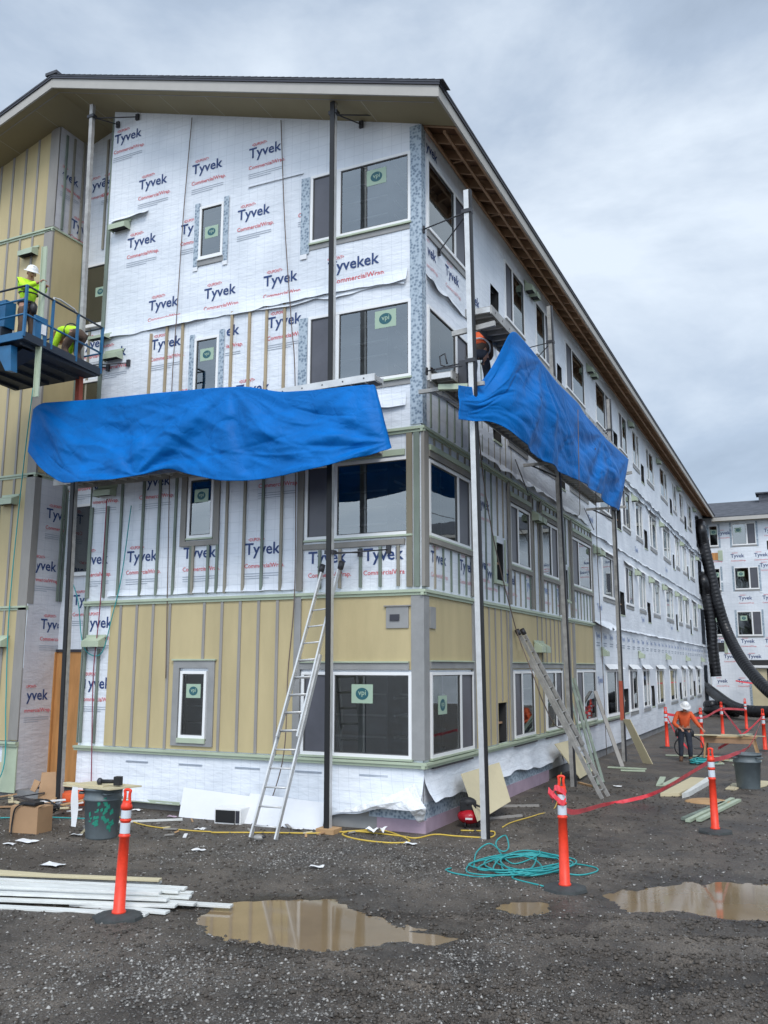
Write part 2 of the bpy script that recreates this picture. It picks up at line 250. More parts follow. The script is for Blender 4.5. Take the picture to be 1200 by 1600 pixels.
class MB:
    def __init__(s): s.v = []; s.f = []; s.m = []; s.mats = []; s.sm = []
    def mi(s, k):
        if k not in s.mats: s.mats.append(k)
        return s.mats.index(k)
    def add(s, vs, fs, k, smooth=False):
        o = len(s.v); i = s.mi(k); s.v.extend([tuple(map(float, p)) for p in vs])
        for f in fs: s.f.append(tuple(o + j for j in f)); s.m.append(i); s.sm.append(smooth)
        return s
    def hexa(s, c, k): return s.add(c, [(0, 3, 2, 1), (4, 5, 6, 7), (0, 1, 5, 4), (1, 2, 6, 5), (2, 3, 7, 6), (3, 0, 4, 7)], k)
    def box(s, a, b, k):
        x0, y0, z0 = a; x1, y1, z1 = b
        return s.hexa([(x0, y0, z0), (x1, y0, z0), (x1, y1, z0), (x0, y1, z0), (x0, y0, z1), (x1, y0, z1), (x1, y1, z1), (x0, y1, z1)], k)
    def wb(s, T, u0, u1, z0, z1, n0, n1, k):
        return s.hexa([T(u0, z0, n0), T(u1, z0, n0), T(u1, z0, n1), T(u0, z0, n1), T(u0, z1, n0), T(u1, z1, n0), T(u1, z1, n1), T(u0, z1, n1)], k)
    def quad(s, p, k): return s.add(p, [tuple(range(len(p)))], k)
    def bar(s, a, b, w, h, k, up=(0, 0, 1)):
        a = Vector(a); b = Vector(b); d = (b - a).normalized(); up = Vector(up)
        if abs(d.dot(up)) > 0.97: up = Vector((1, 0, 0))
        sd = d.cross(up).normalized() * (w / 2); u = sd.cross(d).normalized() * (h / 2)
        return s.hexa([a - sd - u, a + sd - u, b + sd - u, b - sd - u, a - sd + u, a + sd + u, b + sd + u, b - sd + u], k)
    def tube(s, pts, r, k, n=8, cap=True, smooth=True):
        P = [Vector(p) for p in pts]; m = len(P); rs = r if hasattr(r, '__len__') else [r] * m; vs = []; prev = None
        for i in range(m):
            d = (P[min(i + 1, m - 1)] - P[max(i - 1, 0)])
            d = d.normalized() if d.length > 1e-9 else Vector((0, 0, 1))
            if prev is None:
                q = Vector((0, 0, 1)) if abs(d.z) < 0.9 else Vector((1, 0, 0)); prev = d.cross(q).normalized()
            else: prev = (prev - d * prev.dot(d)); prev = prev.normalized() if prev.length > 1e-6 else d.orthogonal().normalized()
            w = d.cross(prev)
            for j in range(n):
                a = 2 * math.pi * j / n; vs.append(P[i] + (prev * math.cos(a) + w * math.sin(a)) * rs[i])
        fs = [(i * n + j, i * n + (j + 1) % n, (i + 1) * n + (j + 1) % n, (i + 1) * n + j) for i in range(m - 1) for j in range(n)]
        if cap: fs += [tuple(range(n - 1, -1, -1)), tuple((m - 1) * n + j for j in range(n))]
        return s.add(vs, fs, k, smooth)
    def grid(s, A, k, smooth=True):                     # A: (r, c, 3) array
        r, c = A.shape[:2]
        return s.add(A.reshape(-1, 3).tolist(), [(i * c + j, i * c + j + 1, (i + 1) * c + j + 1, (i + 1) * c + j) for i in range(r - 1) for j in range(c - 1)], k, smooth)
    def ell(s, c, r, k, nu=12, nv=8):
        c = np.array(c); vs = [c + np.array(r) * np.array((math.sin(t) * math.cos(p), math.sin(t) * math.sin(p), math.cos(t)))
            for t in [math.pi * i / nv for i in range(nv + 1)] for p in [2 * math.pi * j / nu for j in range(nu)]]
        return s.add(vs, [(i * nu + j, (i + 1) * nu + j, (i + 1) * nu + (j + 1) % nu, i * nu + (j + 1) % nu) for i in range(nv) for j in range(nu)], k, True)
    def build(s, name, parent=None, bevel=0.0):
        me = bpy.data.meshes.new(name); me.from_pydata(s.v, [], s.f)
        for k in s.mats: me.materials.append(M[k])
        me.polygons.foreach_set('material_index', s.m); me.polygons.foreach_set('use_smooth', s.sm); me.update()
        o = bpy.data.objects.new(name, me); COL.objects.link(o)
        if parent is not None: o.parent = parent
        if bevel:
            b = o.modifiers.new('bevel', 'BEVEL'); b.width = bevel; b.segments = 2; b.limit_method = 'ANGLE'
        return o
def split_build(mb, name, parent):                        # every box of mb becomes a part of its own
    for b in range(len(mb.v) // 8):
        m = MB(); fs = [(f, k) for f, k in zip(mb.f, mb.m) if b * 8 <= f[0] < b * 8 + 8]
        m.add(mb.v[b * 8:b * 8 + 8], [tuple(i - b * 8 for i in f) for f, _ in fs], mb.mats[fs[0][1]]); m.build(name, parent)
def tag(o, label, cat, group=None, kind=None):
    if label: o['label'] = label
    if cat: o['category'] = cat
    if group: o['group'] = group
    if kind: o['kind'] = kind
    return o
def thing(name, label, cat, loc=(0, 0, 0), rz=0.0, group=None):
    o = bpy.data.objects.new(name, None); COL.objects.link(o); o.location = loc; o.rotation_euler.z = rz; o.empty_display_size = 0.2
    return tag(o, label, cat, group)
def copy_tree(o, loc, rz, label, parent=None):
    c = o.copy(); COL.objects.link(c)
    if parent is None: c.location = loc; c.rotation_euler.z = rz; c['label'] = label
    else: c.parent = parent
    for ch in o.children: copy_tree(ch, None, None, None, c)
    return c
def spline(P, n=12):
    P = [np.array(p, float) for p in P]; P = [2 * P[0] - P[1]] + P + [2 * P[-1] - P[-2]]; out = []
    for i in range(1, len(P) - 2):
        for t in np.linspace(0, 1, n, endpoint=False):
            a, b, c, d = P[i - 1:i + 3]
            out.append(0.5 * ((2 * b) + (c - a) * t + (2 * a - 5 * b + 4 * c - d) * t * t + (3 * b - a - 3 * c + d) * t ** 3))
    out.append(P[-2]); return out

# ------------------------------------------------------------------ lettering
def glyphs(txt, off=0.0):
    cu = bpy.data.curves.new('t', 'FONT'); cu.body = txt; cu.offset = off; cu.resolution_u = 2
    ob = bpy.data.objects.new('t', cu); COL.objects.link(ob); bpy.context.view_layer.update()
    me = ob.evaluated_get(bpy.context.evaluated_depsgraph_get()).to_mesh()
    V = np.array([v.co[:2] for v in me.vertices]); Fc = [tuple(p.vertices) for p in me.polygons]
    bpy.data.objects.remove(ob); bpy.data.curves.remove(cu)
    V[:, 0] -= (V[:, 0].min() + V[:, 0].max()) / 2; w = V[:, 0].max() - V[:, 0].min(); V[:, 1] -= V[:, 1].min()
    return V / w, Fc                                     # unit width, centred, base at 0
GL = dict(T=glyphs('Tyvek', 0.016), D=glyphs('<DUPONT>', 0.012), C=glyphs('CommercialWrap.', 0.008), V=glyphs('vpi', 0.01), E=glyphs('Tyvekek', 0.016))
def text(mb, T, g, u, z, w, k, disp=None, n=0.007, lo=None, hi=None, vs=1.0):
    V, Fc = GL[g]; U = V[:, 0] * w + u; Z = V[:, 1] * w * vs + z
    nn = n + (disp(U, Z) if disp else np.zeros_like(U))
    fs = Fc
    if lo is not None: fs = [f for f in Fc if all(lo <= U[i] <= hi for i in f)]
    mb.add([T(a, b, c) for a, b, c in zip(U, Z, nn)], fs, k)
def logo(mb, T, u, z, disp=None, w=0.80, c1='blue', c2='red', lo=None, hi=None, micro=True):
    text(mb, T, 'T', u, z - 0.06, w, c1, disp, lo=lo, hi=hi); text(mb, T, 'D', u - w * 0.18, z + 0.27 * w + 0.06, w * 0.46, c2, disp, lo=lo, hi=hi, vs=1.3)
    text(mb, T, 'C', u + 0.05, z - 0.27, w * 1.12, c2, disp, lo=lo, hi=hi)
    if micro:
        for i in range(3):
            a, b = u - w * 0.5, u + w * (0.55 if i < 2 else 0.2)
            if lo is not None: a, b = max(a, lo), min(b, hi)
            if b - a < 0.1: continue
            zz = z - 0.36 - 0.045 * i; nn = (disp(np.array([a, b]), np.array([zz, zz])) if disp else np.zeros(2)) + 0.007
            mb.quad([T(a, zz, nn[0]), T(b, zz, nn[1]), T(b, zz + 0.012, nn[1]), T(a, zz + 0.012, nn[0])], 'grey')

def wall(mb, T, u0, u1, z0, z1, holes, k, step=0.25, disp=None):
    cuts = lambda a, b, ex: sorted(set([round(v, 4) for v in np.linspace(a, b, max(2, int((b - a) / step) + 1))] + [round(v, 4) for v in ex if a < v < b]))
    U = np.array(cuts(u0, u1, [h[0] for h in holes] + [h[1] for h in holes])); Z = np.array(cuts(z0, z1, [h[2] for h in holes] + [h[3] for h in holes]))
    UU, ZZ = np.meshgrid(U, Z); D = disp(UU, ZZ) if disp else np.zeros_like(UU)
    vs = [T(a, b, c) for a, b, c in zip(UU.ravel(), ZZ.ravel(), D.ravel())]; nu = len(U); fs = []
    for i in range(len(Z) - 1):
        zc = (Z[i] + Z[i + 1]) / 2
        hh = [h for h in holes if h[2] < zc < h[3]]
        for j in range(nu - 1):
            uc = (U[j] + U[j + 1]) / 2
            if any(h[0] < uc < h[1] for h in hh): continue
            fs.append((i * nu + j, i * nu + j + 1, (i + 1) * nu + j + 1, (i + 1) * nu + j))
    mb.add(vs, fs, k, True)

def window(parent, T, u0, u1, z0, z1, mull=None, dark='screen', sticker=None, tape=False, sill='vinyl', lab=None, detail=True, n0=0.0):
    m = MB(); b = 0.055; d = 0.045 + n0; q = n0 - 0.03
    m.wb(T, u0, u1, z0, z0 + b, q, d, 'vinyl').wb(T, u0, u1, z1 - b, z1, q, d, 'vinyl').wb(T, u0, u0 + b, z0 + b, z1 - b, q, d - 0.002, 'vinyl').wb(T, u1 - b, u1, z0 + b, z1 - b, q, d - 0.002, 'vinyl')
    if mull: m.wb(T, mull - 0.045, mull + 0.045, z0 + b, z1 - b, q, d - 0.004, 'vinyl')
    if detail:
        m.wb(T, u0 - 0.015, u1 + 0.015, z0 - 0.035, z0 - 0.001, q, d + 0.02, 'vinyl' if sill == 'vinyl' else sill)
    o = m.build('window', parent)
    if lab: o['label'] = lab
    segs = [(u0 + b, mull - 0.045), (mull + 0.045, u1 - b)] if mull else [(u0 + b, u1 - b)]
    w = [s[1] - s[0] for s in segs]
    for i, (a, c) in enumerate(segs):
        p = MB(); narrow = mull and w[i] < max(w)
        kk = dark if (narrow and detail) else 'glass'
        p.add([T(a, z0 + b, n0 + 0.012), T(c, z0 + b, n0 + 0.012), T(c, z1 - b, n0 + 0.012), T(a, z1 - b, n0 + 0.012)], [(0, 1, 2, 3)], kk)
        if detail:
            g = 0.016
            p.wb(T, a, c, z0 + b, z0 + b + g, n0 + 0.014, n0 + 0.030, 'gasket').wb(T, a, c, z1 - b - g, z1 - b, n0 + 0.014, n0 + 0.030, 'gasket')
            p.wb(T, a, a + g, z0 + b + g, z1 - b - g, n0 + 0.014, n0 + 0.030, 'gasket').wb(T, c - g, c, z0 + b + g, z1 - b - g, n0 + 0.014, n0 + 0.030, 'gasket')
        p.build('pane', o)
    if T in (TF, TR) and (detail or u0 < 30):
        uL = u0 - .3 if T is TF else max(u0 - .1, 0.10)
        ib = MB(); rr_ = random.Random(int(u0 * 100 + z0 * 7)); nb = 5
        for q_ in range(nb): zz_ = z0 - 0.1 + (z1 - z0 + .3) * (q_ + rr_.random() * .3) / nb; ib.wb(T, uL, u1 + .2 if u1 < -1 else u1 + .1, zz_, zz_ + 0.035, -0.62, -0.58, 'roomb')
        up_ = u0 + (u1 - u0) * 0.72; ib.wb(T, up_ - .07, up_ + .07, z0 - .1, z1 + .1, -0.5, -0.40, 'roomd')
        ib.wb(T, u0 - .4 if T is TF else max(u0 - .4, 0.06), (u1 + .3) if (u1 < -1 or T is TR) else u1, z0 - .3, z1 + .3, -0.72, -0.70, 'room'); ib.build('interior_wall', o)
    if sticker:
        su, sz, sw = sticker; st = MB(); h = sw * 0.78
        st.wb(T, su - sw / 2, su + sw / 2, sz - h / 2, sz + h / 2, n0 + 0.014, n0 + 0.017, 'stickg')
        c = [T(su + sw * 0.30 * math.cos(a), sz + sw * 0.25 * math.sin(a), n0 + 0.019) for a in np.linspace(0, 2 * math.pi, 20, endpoint=False)]
        st.quad(c, 'stickb'); text(st, T, 'V', su, sz - sw * 0.13, sw * 0.36, 'stickg', n=n0 + 0.021)
        st.build('sticker', o)
    if tape:
        tp = MB(); s = 0.13
        tp.wb(T, u0 - s, u0 - 0.002, z0 - 0.18, z1 + 0.1, 0.032, 0.035, 'tape').wb(T, u1 + 0.002, u1 + s, z0 - 0.18, z1 + 0.1, 0.032, 0.035, 'tape').wb(T, u0 - 0.03, u1 + 0.03, z0 - 0.15, z0 - 0.04, 0.034, 0.038, 'greyboard')
        tp.wb(T, u0 - s, u0 - 0.01, z0 - 0.25, z0 - 0.16, 0.036, 0.040, 'wrapw').wb(T, u1 + 0.01, u1 + s, z0 - 0.25, z0 - 0.16, 0.036, 0.040, 'wrapw')
        tp.build('flashing_tape', o)
    return o
def hood(parent, T, u, z, w=0.46, h=0.22, n=0.0):
    m = MB(); a, b = u - w / 2, u + w / 2; d = 0.2
    m.add([T(a, z, n), T(b, z, n), T(b, z, n + d), T(a, z, n + d), T(a, z + h * 0.55, n + d), T(b, z + h * 0.55, n + d), T(b, z + h, n), T(a, z + h, n)],
          [(3, 2, 5, 4), (4, 5, 6, 7), (0, 3, 4, 7), (1, 6, 5, 2)], 'green')
    m.add([T(a + .02, z + 0.03, n), T(b - .02, z + 0.03, n), T(b - .02, z + 0.03, n + d - .02), T(a + .02, z + 0.03, n + d - .02)], [(0, 1, 2, 3)], 'dark')
    m.wb(T, a - 0.03, b + 0.03, z + h * 0.9, z + h + 0.03, n, n + 0.03, 'green')
    return m.build('vent_hood', parent)

# ------------------------------------------------------------------ ground
PUD = [[(325, 1438), (350, 1412), (430, 1404), (515, 1405), (560, 1424), (600, 1448), (660, 1455), (712, 1464), (680, 1472), (610, 1466), (560, 1474), (470, 1480), (390, 1464), (335, 1452)],
       [(935, 1402), (965, 1388), (1000, 1394), (1030, 1383), (1080, 1378), (1100, 1384), (1130, 1379), (1240, 1382), (1340, 1400), (1340, 1430), (1200, 1436), (1110, 1428), (1050, 1416), (1010, 1422), (960, 1418)],
       [(782, 1416), (800, 1409), (845, 1411), (852, 1420), (815, 1427)]]
PUD = [np.array([GP(*q)[:2] for q in p]) for p in PUD]
def sdist(P, x, y):
    d = np.full(x.shape, 1e9); ins = np.zeros(x.shape, bool); n = len(P)
    for i in range(n):
        a, b = P[i], P[(i + 1) % n]; e_ = b - a; t = np.clip(((x - a[0]) * e_[0] + (y - a[1]) * e_[1]) / (e_ @ e_), 0, 1)
        d = np.minimum(d, np.hypot(x - a[0] - t * e_[0], y - a[1] - t * e_[1]))
        c = ((a[1] > y) != (b[1] > y)) & (x < (b[0] - a[0]) * (y - a[1]) / (b[1] - a[1] + 1e-12) + a[0]); ins ^= c
    return np.where(ins, -d, d)
RUT = ((3.1, -6.9, 0.80, 0.60), (4.2, -7.3, 0.80, 0.60), (1.9, -4.9, 0.94, 0.34), (4.6, -5.3, 0.97, 0.25), (1.2, -6.6, 0.95, -0.2))
def height(x, y):
    x = np.asarray(x, float); y = np.asarray(y, float)
    h = 0.05 * fbm(L1, x * 0.5, y * 0.5, 3) + 0.034 * fbm(L2, x * 2.6, y * 2.6, 5, 0.68)
    # wheel ruts with tread marks towards the lower right of the photograph
    for (ox, oy, dx, dy) in RUT:
        t = (x - ox) * dx + (y - oy) * dy; q = -(x - ox) * dy + (y - oy) * dx + 0.12 * np.sin(t * 0.9)
        w = np.exp(-(q / 0.20) ** 2) / (1 + np.exp(-(t + 1.0) * 3)) / (1 + np.exp((t - 5.0) * 2))
        h = h - 0.045 * w + 0.028 * w * np.sin(t * 26 + np.sign(q) * 1.2) + 0.045 * np.exp(-((np.abs(q) - 0.30) / 0.08) ** 2) * w ** 0.2 * (L3(t * 4, q * 4) > .3)
    near = 1 / (1 + np.exp(-(np.minimum(-y, 99) - 1.2) * 2)) + 1 / (1 + np.exp(-(x - 2.2) * 2)); near = np.clip(near, 0.25, 1)
    h = h * near + 0.012
    lvl = -0.020
    for P in PUD:
        c = P.mean(0); msk = np.hypot(x - c[0], y - c[1]) < 6
        if not msk.any(): continue
        d = sdist(P, x[msk], y[msk]) + 0.12 * fbm(L2, x[msk] * 9, y[msk] * 9, 3, .6) + 0.30 * fbm(L3, x[msk] * 2.6, y[msk] * 2.6, 5, 0.68); hh = h[msk]
        k = 1 / (1 + np.exp((d - 0.02) * 14))
        k2 = np.exp(-(np.maximum(d, 0) / 0.5) ** 2)
        base = np.maximum(hh, lvl + 0.010) * (1 - k2 * 0.6) + (lvl + 0.018 + 0.3 * hh) * k2 * 0.6
        res = base * (1 - k) + (lvl - 0.04 + 0.15 * hh) * k
        h[msk] = np.where(d < 0.9, res, hh)
    far = np.hypot(x - 2, y - 5); out = [sdist(P, x, y) for P in PUD]
    dm = np.minimum.reduce(out)
    h = np.where(dm > 0.45, np.maximum(h, lvl + 0.006), h)
    return h * np.clip((60 - far) / 20, 0, 1)
def axis(segs):
    o = [segs[0][0]]
    for a, b, st in segs: o += list(np.linspace(a, b, max(1, int(round((b - a) / st))) + 1)[1:])
    return np.array(o)
gx = axis([(-900, -100, 100), (-100, -20, 8), (-20, -10, 0.8), (-10, -4, 0.12), (-4, 8, 0.045), (8, 12, 0.2), (12, 40, 2), (40, 100, 10), (100, 900, 100)])
gy = axis([(-900, -100, 100), (-100, -20, 8), (-20, -10, 1.0), (-10, -1, 0.045), (-1, 4, 0.09), (4, 20, 0.2), (20, 50, 0.5), (50, 100, 5), (100, 900, 100)])
X, Y = np.meshgrid(gx, gy); Z = height(X.ravel(), Y.ravel()).reshape(X.shape)
me = bpy.data.meshes.new('ground'); nv = X.size; nx = len(gx); ny = len(gy)
me.vertices.add(nv); me.vertices.foreach_set('co', np.stack([X, Y, Z], -1).astype(np.float32).ravel())
I = np.arange((nx - 1) * (ny - 1)); r_, c_ = I // (nx - 1), I % (nx - 1); a_ = r_ * nx + c_
Q = np.stack([a_, a_ + 1, a_ + nx + 1, a_ + nx], 1)
me.loops.add(Q.size); me.loops.foreach_set('vertex_index', Q.ravel()); me.polygons.add(len(Q)); me.polygons.foreach_set('loop_start', np.arange(len(Q)) * 4)
me.polygons.foreach_set('use_smooth', np.ones(len(Q), bool)); me.materials.append(M['ground']); me.update(); me.validate()
wet = np.exp(-(np.maximum(np.minimum.reduce([sdist(P, X.ravel(), Y.ravel()) for P in PUD]), 0) / 0.28) ** 2); wet = np.maximum(wet, np.clip((-Z.ravel() + 0.002) * 30, 0, .8)) * (np.abs(Y.ravel()) < 20)
at_ = me.attributes.new('wet', 'FLOAT', 'POINT'); at_.data.foreach_set('value', wet.astype(np.float32))
g = bpy.data.objects.new('ground', me); COL.objects.link(g); tag(g, None, None, kind='structure')
for P in PUD:
    c = P.mean(0); Q2 = c + (P - c) * 1.25 + np.sign(P - c) * 0.12
    m = MB(); m.quad([(p[0], p[1], -0.020) for p in Q2], 'water'); tag(m.build('puddle'), None, None, kind='structure')
def hz(x, y): return float(height(np.array([x]), np.array([y]))[0])

# loose stones: too many to count
def stones(n, name, sampler, smin, smax, seed, mk='stone', pw=4.5, label='loose grey gravel stones scattered over the dark wet mud'):
    rg = np.random.default_rng(seed); XY = sampler(rg, n); n = len(XY)
    base = np.array([(1, 0, 0), (-1, 0, 0), (0, 1, 0), (0, -1, 0), (0, 0, 1), (0, 0, -.6)], float)
    Fb = np.array([(0, 2, 4), (2, 1, 4), (1, 3, 4), (3, 0, 4), (2, 0, 5), (1, 2, 5), (3, 1, 5), (0, 3, 5)])
    V = base[None] * (0.65 + 0.7 * rg.random((n, 6, 1))); s_ = smin + (smax - smin) * rg.random(n) ** pw
    V = V * s_[:, None, None] * np.stack([np.ones(n), 0.6 + 0.5 * rg.random(n), 0.45 + 0.3 * rg.random(n)], 1)[:, None]
    a = rg.random(n) * 6.283; ca, sa = np.cos(a)[:, None], np.sin(a)[:, None]
    x = V[..., 0] * ca - V[..., 1] * sa + XY[:, :1]; y = V[..., 0] * sa + V[..., 1] * ca + XY[:, 1:2]
    z = V[..., 2] + (height(XY[:, 0], XY[:, 1]) + s_ * 0.15)[:, None]
    co = np.stack([x, y, z], -1).reshape(-1, 3); Fa = (Fb[None] + 6 * np.arange(n)[:, None, None]).reshape(-1, 3)
    me = bpy.data.meshes.new(name); me.vertices.add(len(co)); me.vertices.foreach_set('co', co.astype(np.float32).ravel())
    me.loops.add(Fa.size); me.loops.foreach_set('vertex_index', Fa.ravel().astype(np.int32)); me.polygons.add(len(Fa)); me.polygons.foreach_set('loop_start', np.arange(len(Fa)) * 3)
    me.materials.append(M[mk]); me.update(); o = bpy.data.objects.new(name, me); COL.objects.link(o)
    return tag(o, label, 'gravel', kind='stuff')
def samp(rg, n):
    XY = np.stack([rg.uniform(-9, 8, n), -9 + 17 * rg.random(n) ** 1.5], 1)
    ax, ay = XY[:, 0], XY[:, 1]
    c = GP(480, 1345)[:2]; c2 = GP(330, 1540)[:2]; c3 = GP(800, 1560)[:2]; c4 = GP(680, 1480)[:2]
    w = 0.10 + 0.95 * np.exp(-(((ax - c[0]) / 2.0) ** 2 + ((ay - c[1]) / 0.9) ** 2)) + 0.6 * np.exp(-(((ax - c2[0]) / 1.6) ** 2 + ((ay - c2[1]) / 0.9) ** 2)) + 0.35 * np.exp(-(((ax - c3[0]) / 1.8) ** 2 + ((ay - c3[1]) / .8) ** 2)) \
        + 0.7 * np.exp(-(((ax - 2.9) / 0.35) ** 2 + ((ay + 5.3) / 0.9) ** 2)) + 0.4 * np.exp(-(((ax - 1.5) / 2.2) ** 2 + ((ay + 1.3) / 1.0) ** 2))
    w *= 0.25 + 1.5 * np.clip(fbm(L2, ax * 1.3, ay * 1.3, 4) + 0.45, 0, 1) ** 2
    w *= 1 / (1 + np.exp((ay - 1.0) * 0.35)); w[(ax < 0.4) & (ay > -0.4)] = 0
    for P in PUD: w *= sdist(P, ax, ay) > 0.1
    return XY[rg.random(n) < w]
stones(800000, 'gravel', samp, 0.005, 0.026, 5)
M['clod'] = mat('mud_clods', (0.072, 0.060, 0.049), 0.75, noise=0.5, nscale=3)
def samp2(rg, n):
    XY = np.stack([rg.uniform(-9, 8, n), -9 + 19 * rg.random(n) ** 1.4], 1); ax, ay = XY[:, 0], XY[:, 1]
    w = 0.05 + 0.9 * np.clip(fbm(L3, ax * 1.1 + 5, ay * 1.1, 4) + 0.22, 0, 1) ** 1.8
    for ox, oy, dx, dy in RUT: q = -(ax - ox) * dy + (ay - oy) * dx; w += 1.3 * np.exp(-((np.abs(q) - 0.32) / 0.14) ** 2) * (((ax - ox) * dx + (ay - oy) * dy) > -1)
    w[(ax < 0.2) & (ay > -0.1)] = 0
    for P in PUD: w *= sdist(P, ax, ay) > 0.05
    return XY[rg.random(n) < w]
stones(260000, 'mud_clods', samp2, 0.005, 0.036, 6, 'clod', 3.4, 'dark lumps of wet mud broken up over the whole yard')

# ------------------------------------------------------------------ the apartment building
B = thing('apartment_building', 'four storey apartment building under construction with white wrap and yellow siding', 'building')
RZ = lambda x: 15.80 - 0.319 * abs(x + 8.7)            # soffit height
def dispW(seed, amp):
    La = Lattice(seed)
    def f(u, z):
        u = np.asarray(u, float); z = np.asarray(z, float)
        a = fbm(La, u * 0.9 + z * 0.35, z * 3.2, 3, 0.55) + 0.5 * np.abs(fbm(La, u * 0.7 - z * 0.9 + 9, z * 1.7 + 5, 2)) * 2
        return 0.004 + amp * (a + 0.55)
    return f
dF0 = dispW(21, 0.015)
def dF(u, z):
    u = np.asarray(u, float); z = np.asarray(z, float); k = (1 / (1 + np.exp(-(z - 4.35) * 14)) + 1 / (1 + np.exp((z - 1.0) * 14))) ; return dF0(u, z) * (0.25 + 0.75 * np.clip(k, 0, 1))
dR0 = dispW(22, 0.034)
def dR(u, z):
    u = np.asarray(u, float); z = np.asarray(z, float); k = 1 / (1 + np.exp(-(u - 14.0) * 5)) ; k = np.maximum(k, 1 / (1 + np.exp(-(z - 7.2) * 8)) * np.clip(u / 3, .4, 1))
    return dR0(u, z) * (0.22 + 0.78 * k)
d2 = dispW(23, 0.03); dS = dispW(24, 0.02)
FW = [(-2.38, -0.19, -1.72), (-5.12, -4.5, None)]
FZ = [(1.2, 2.66), (5.08, 6.5), (8.0, 9.5), (11.05, 12.5)]
FZs = [(1.39, 2.66), (5.28, 6.52), (8.24, 9.5), (11.27, 12.47)]
holesF = [(-2.38, -0.19, a, b) for a, b in FZ] + [(-5.12, -4.5, a, b) for a, b in FZs]
wf = MB()
wall(wf, TF, -7.7, 0.0, 0.14, 13.0, holesF, 'wrap', 0.16, dF)
us = np.linspace(-7.7, 0, 40); rows = []
for i in range(13):
    t = i / 12; zz = 13.0 + t * (np.array([RZ(u) for u in us]) + 0.05 - 13.0); rows.append(np.stack([us, -dF(us, zz), zz], 1))
wf.grid(np.array(rows), 'wrap')
for z, x0 in ((14.62, -7.26), (13.28, -6.46), (11.93, -6.70), (10.33, -6.01), (9.42, -5.89 - 1.475), (8.1, -6.6)):
    for i in range(6):
        u = x0 + 1.475 * i
        if any(a - 0.5 < u < b + 0.5 and c - 0.35 < z + .05 < d + 0.1 for a, b, c, d in holesF):
            for a, b, c, d in holesF:
                if c - 0.35 < z + .05 < d + 0.1:
                    if u < a + 0.2 and u > a - 0.5: logo(wf, TF, u, z, dF, lo=-7.6, hi=a - 0.15)
                    elif u > b - 0.2 and u < b + 0.5: logo(wf, TF, u, z, dF, lo=b + 0.15, hi=-0.25)
            continue
        if z > RZ(u) - 0.45 or (z == 10.33 and u > -2.2): continue
        logo(wf, TF, u, z, dF, lo=-7.68, hi=-0.24)
text(wf, TF, 'E', -1.41, 10.27, 1.12, 'blue', dF, n=0.008); text(wf, TF, 'D', -1.8, 10.60, 0.37, 'red', dF, vs=1.3); text(wf, TF, 'C', -1.3, 10.06, 1.15, 'red', dF)
for z, xs_ in ((6.42, (-7.45, -6.0, -3.05)), (4.86, (-7.55, -6.25, -4.8, -3.32, -1.9, -0.75)), (3.52, (-7.35,)), (2.28, (-7.3,))):
    for u in xs_:
        if z == 4.86 and u > -2.3: logo(wf, TF, u, 4.62, dF, lo=-7.68, hi=-0.32, micro=False)
        else: logo(wf, TF, u, z, dF, lo=-7.68, hi=-0.3)
for u in np.arange(-6.4, -0.3, 1.3):
    for i in range(2): wf.wb(TF, u, u + 0.55, 0.90 - 0.02 * i, 0.908 - 0.02 * i, 0.0, float(dF(u, 0.9)) + 0.02, 'grey')
wf.build('front_house_wrap', B)
# overlapping edges of the wrap: wavy lips of sheet that stand off the wall
def lip(T, u0, u1, z, disp, drop=0.05, out=0.02, k='wrap', amp=0.03, seed=1, name='wrap_seam'):
    L = Lattice(seed); us = np.arange(u0, u1, 0.07); zt = z + 0.5 * amp * fbm(L, us * 0.7, us * 0, 2)
    zb = z - drop - amp * 2 * np.abs(fbm(L, us * 1.1, us * 0 + 4, 3)); ob = out * (0.35 + 2.2 * np.clip(fbm(L, us * 0.9, us * 0 + 8, 3) + 0.35, 0, 1))
    A = []
    for t in np.linspace(0, 1, 5):
        zz = zt + (zb - zt) * t; nn = disp(us, zz) + 0.004 + ob * t ** 1.3; A.append([T(a, b, c) for a, b, c in zip(us, zz, nn)])
    m = MB(); m.grid(np.array(A), k); return m.build(name, B)
lip(TF, -7.68, -0.23, 10.12, dF, 0.22, 0.06, amp=0.10, seed=31); lip(TF, -3.6, -0.25, 9.98, dF, 0.12, 0.05, amp=0.12, seed=35)
lip(TF, -7.1, -2.45, 4.30, dF, 0.12, 0.03, seed=32); lip(TF, -7.6, -6.5, 12.75, dF, 0.10, 0.14, amp=0.08, seed=33)
lip(TF, -3.9, -2.5, 12.65, dF, 0.02, 0.02, seed=34); lip(TF, -1.9, -0.25, 7.72, dF, 0.2, 0.05, amp=0.12, seed=36)
# inside shell: keeps the interior dark
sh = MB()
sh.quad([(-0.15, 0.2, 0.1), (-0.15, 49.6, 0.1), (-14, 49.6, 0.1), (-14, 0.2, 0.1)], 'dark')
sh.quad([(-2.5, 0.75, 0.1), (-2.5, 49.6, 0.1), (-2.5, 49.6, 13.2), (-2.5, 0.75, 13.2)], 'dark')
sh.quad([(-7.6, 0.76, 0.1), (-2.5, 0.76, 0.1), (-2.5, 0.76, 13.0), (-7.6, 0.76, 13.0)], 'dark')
sh.build('interior_shell', B)
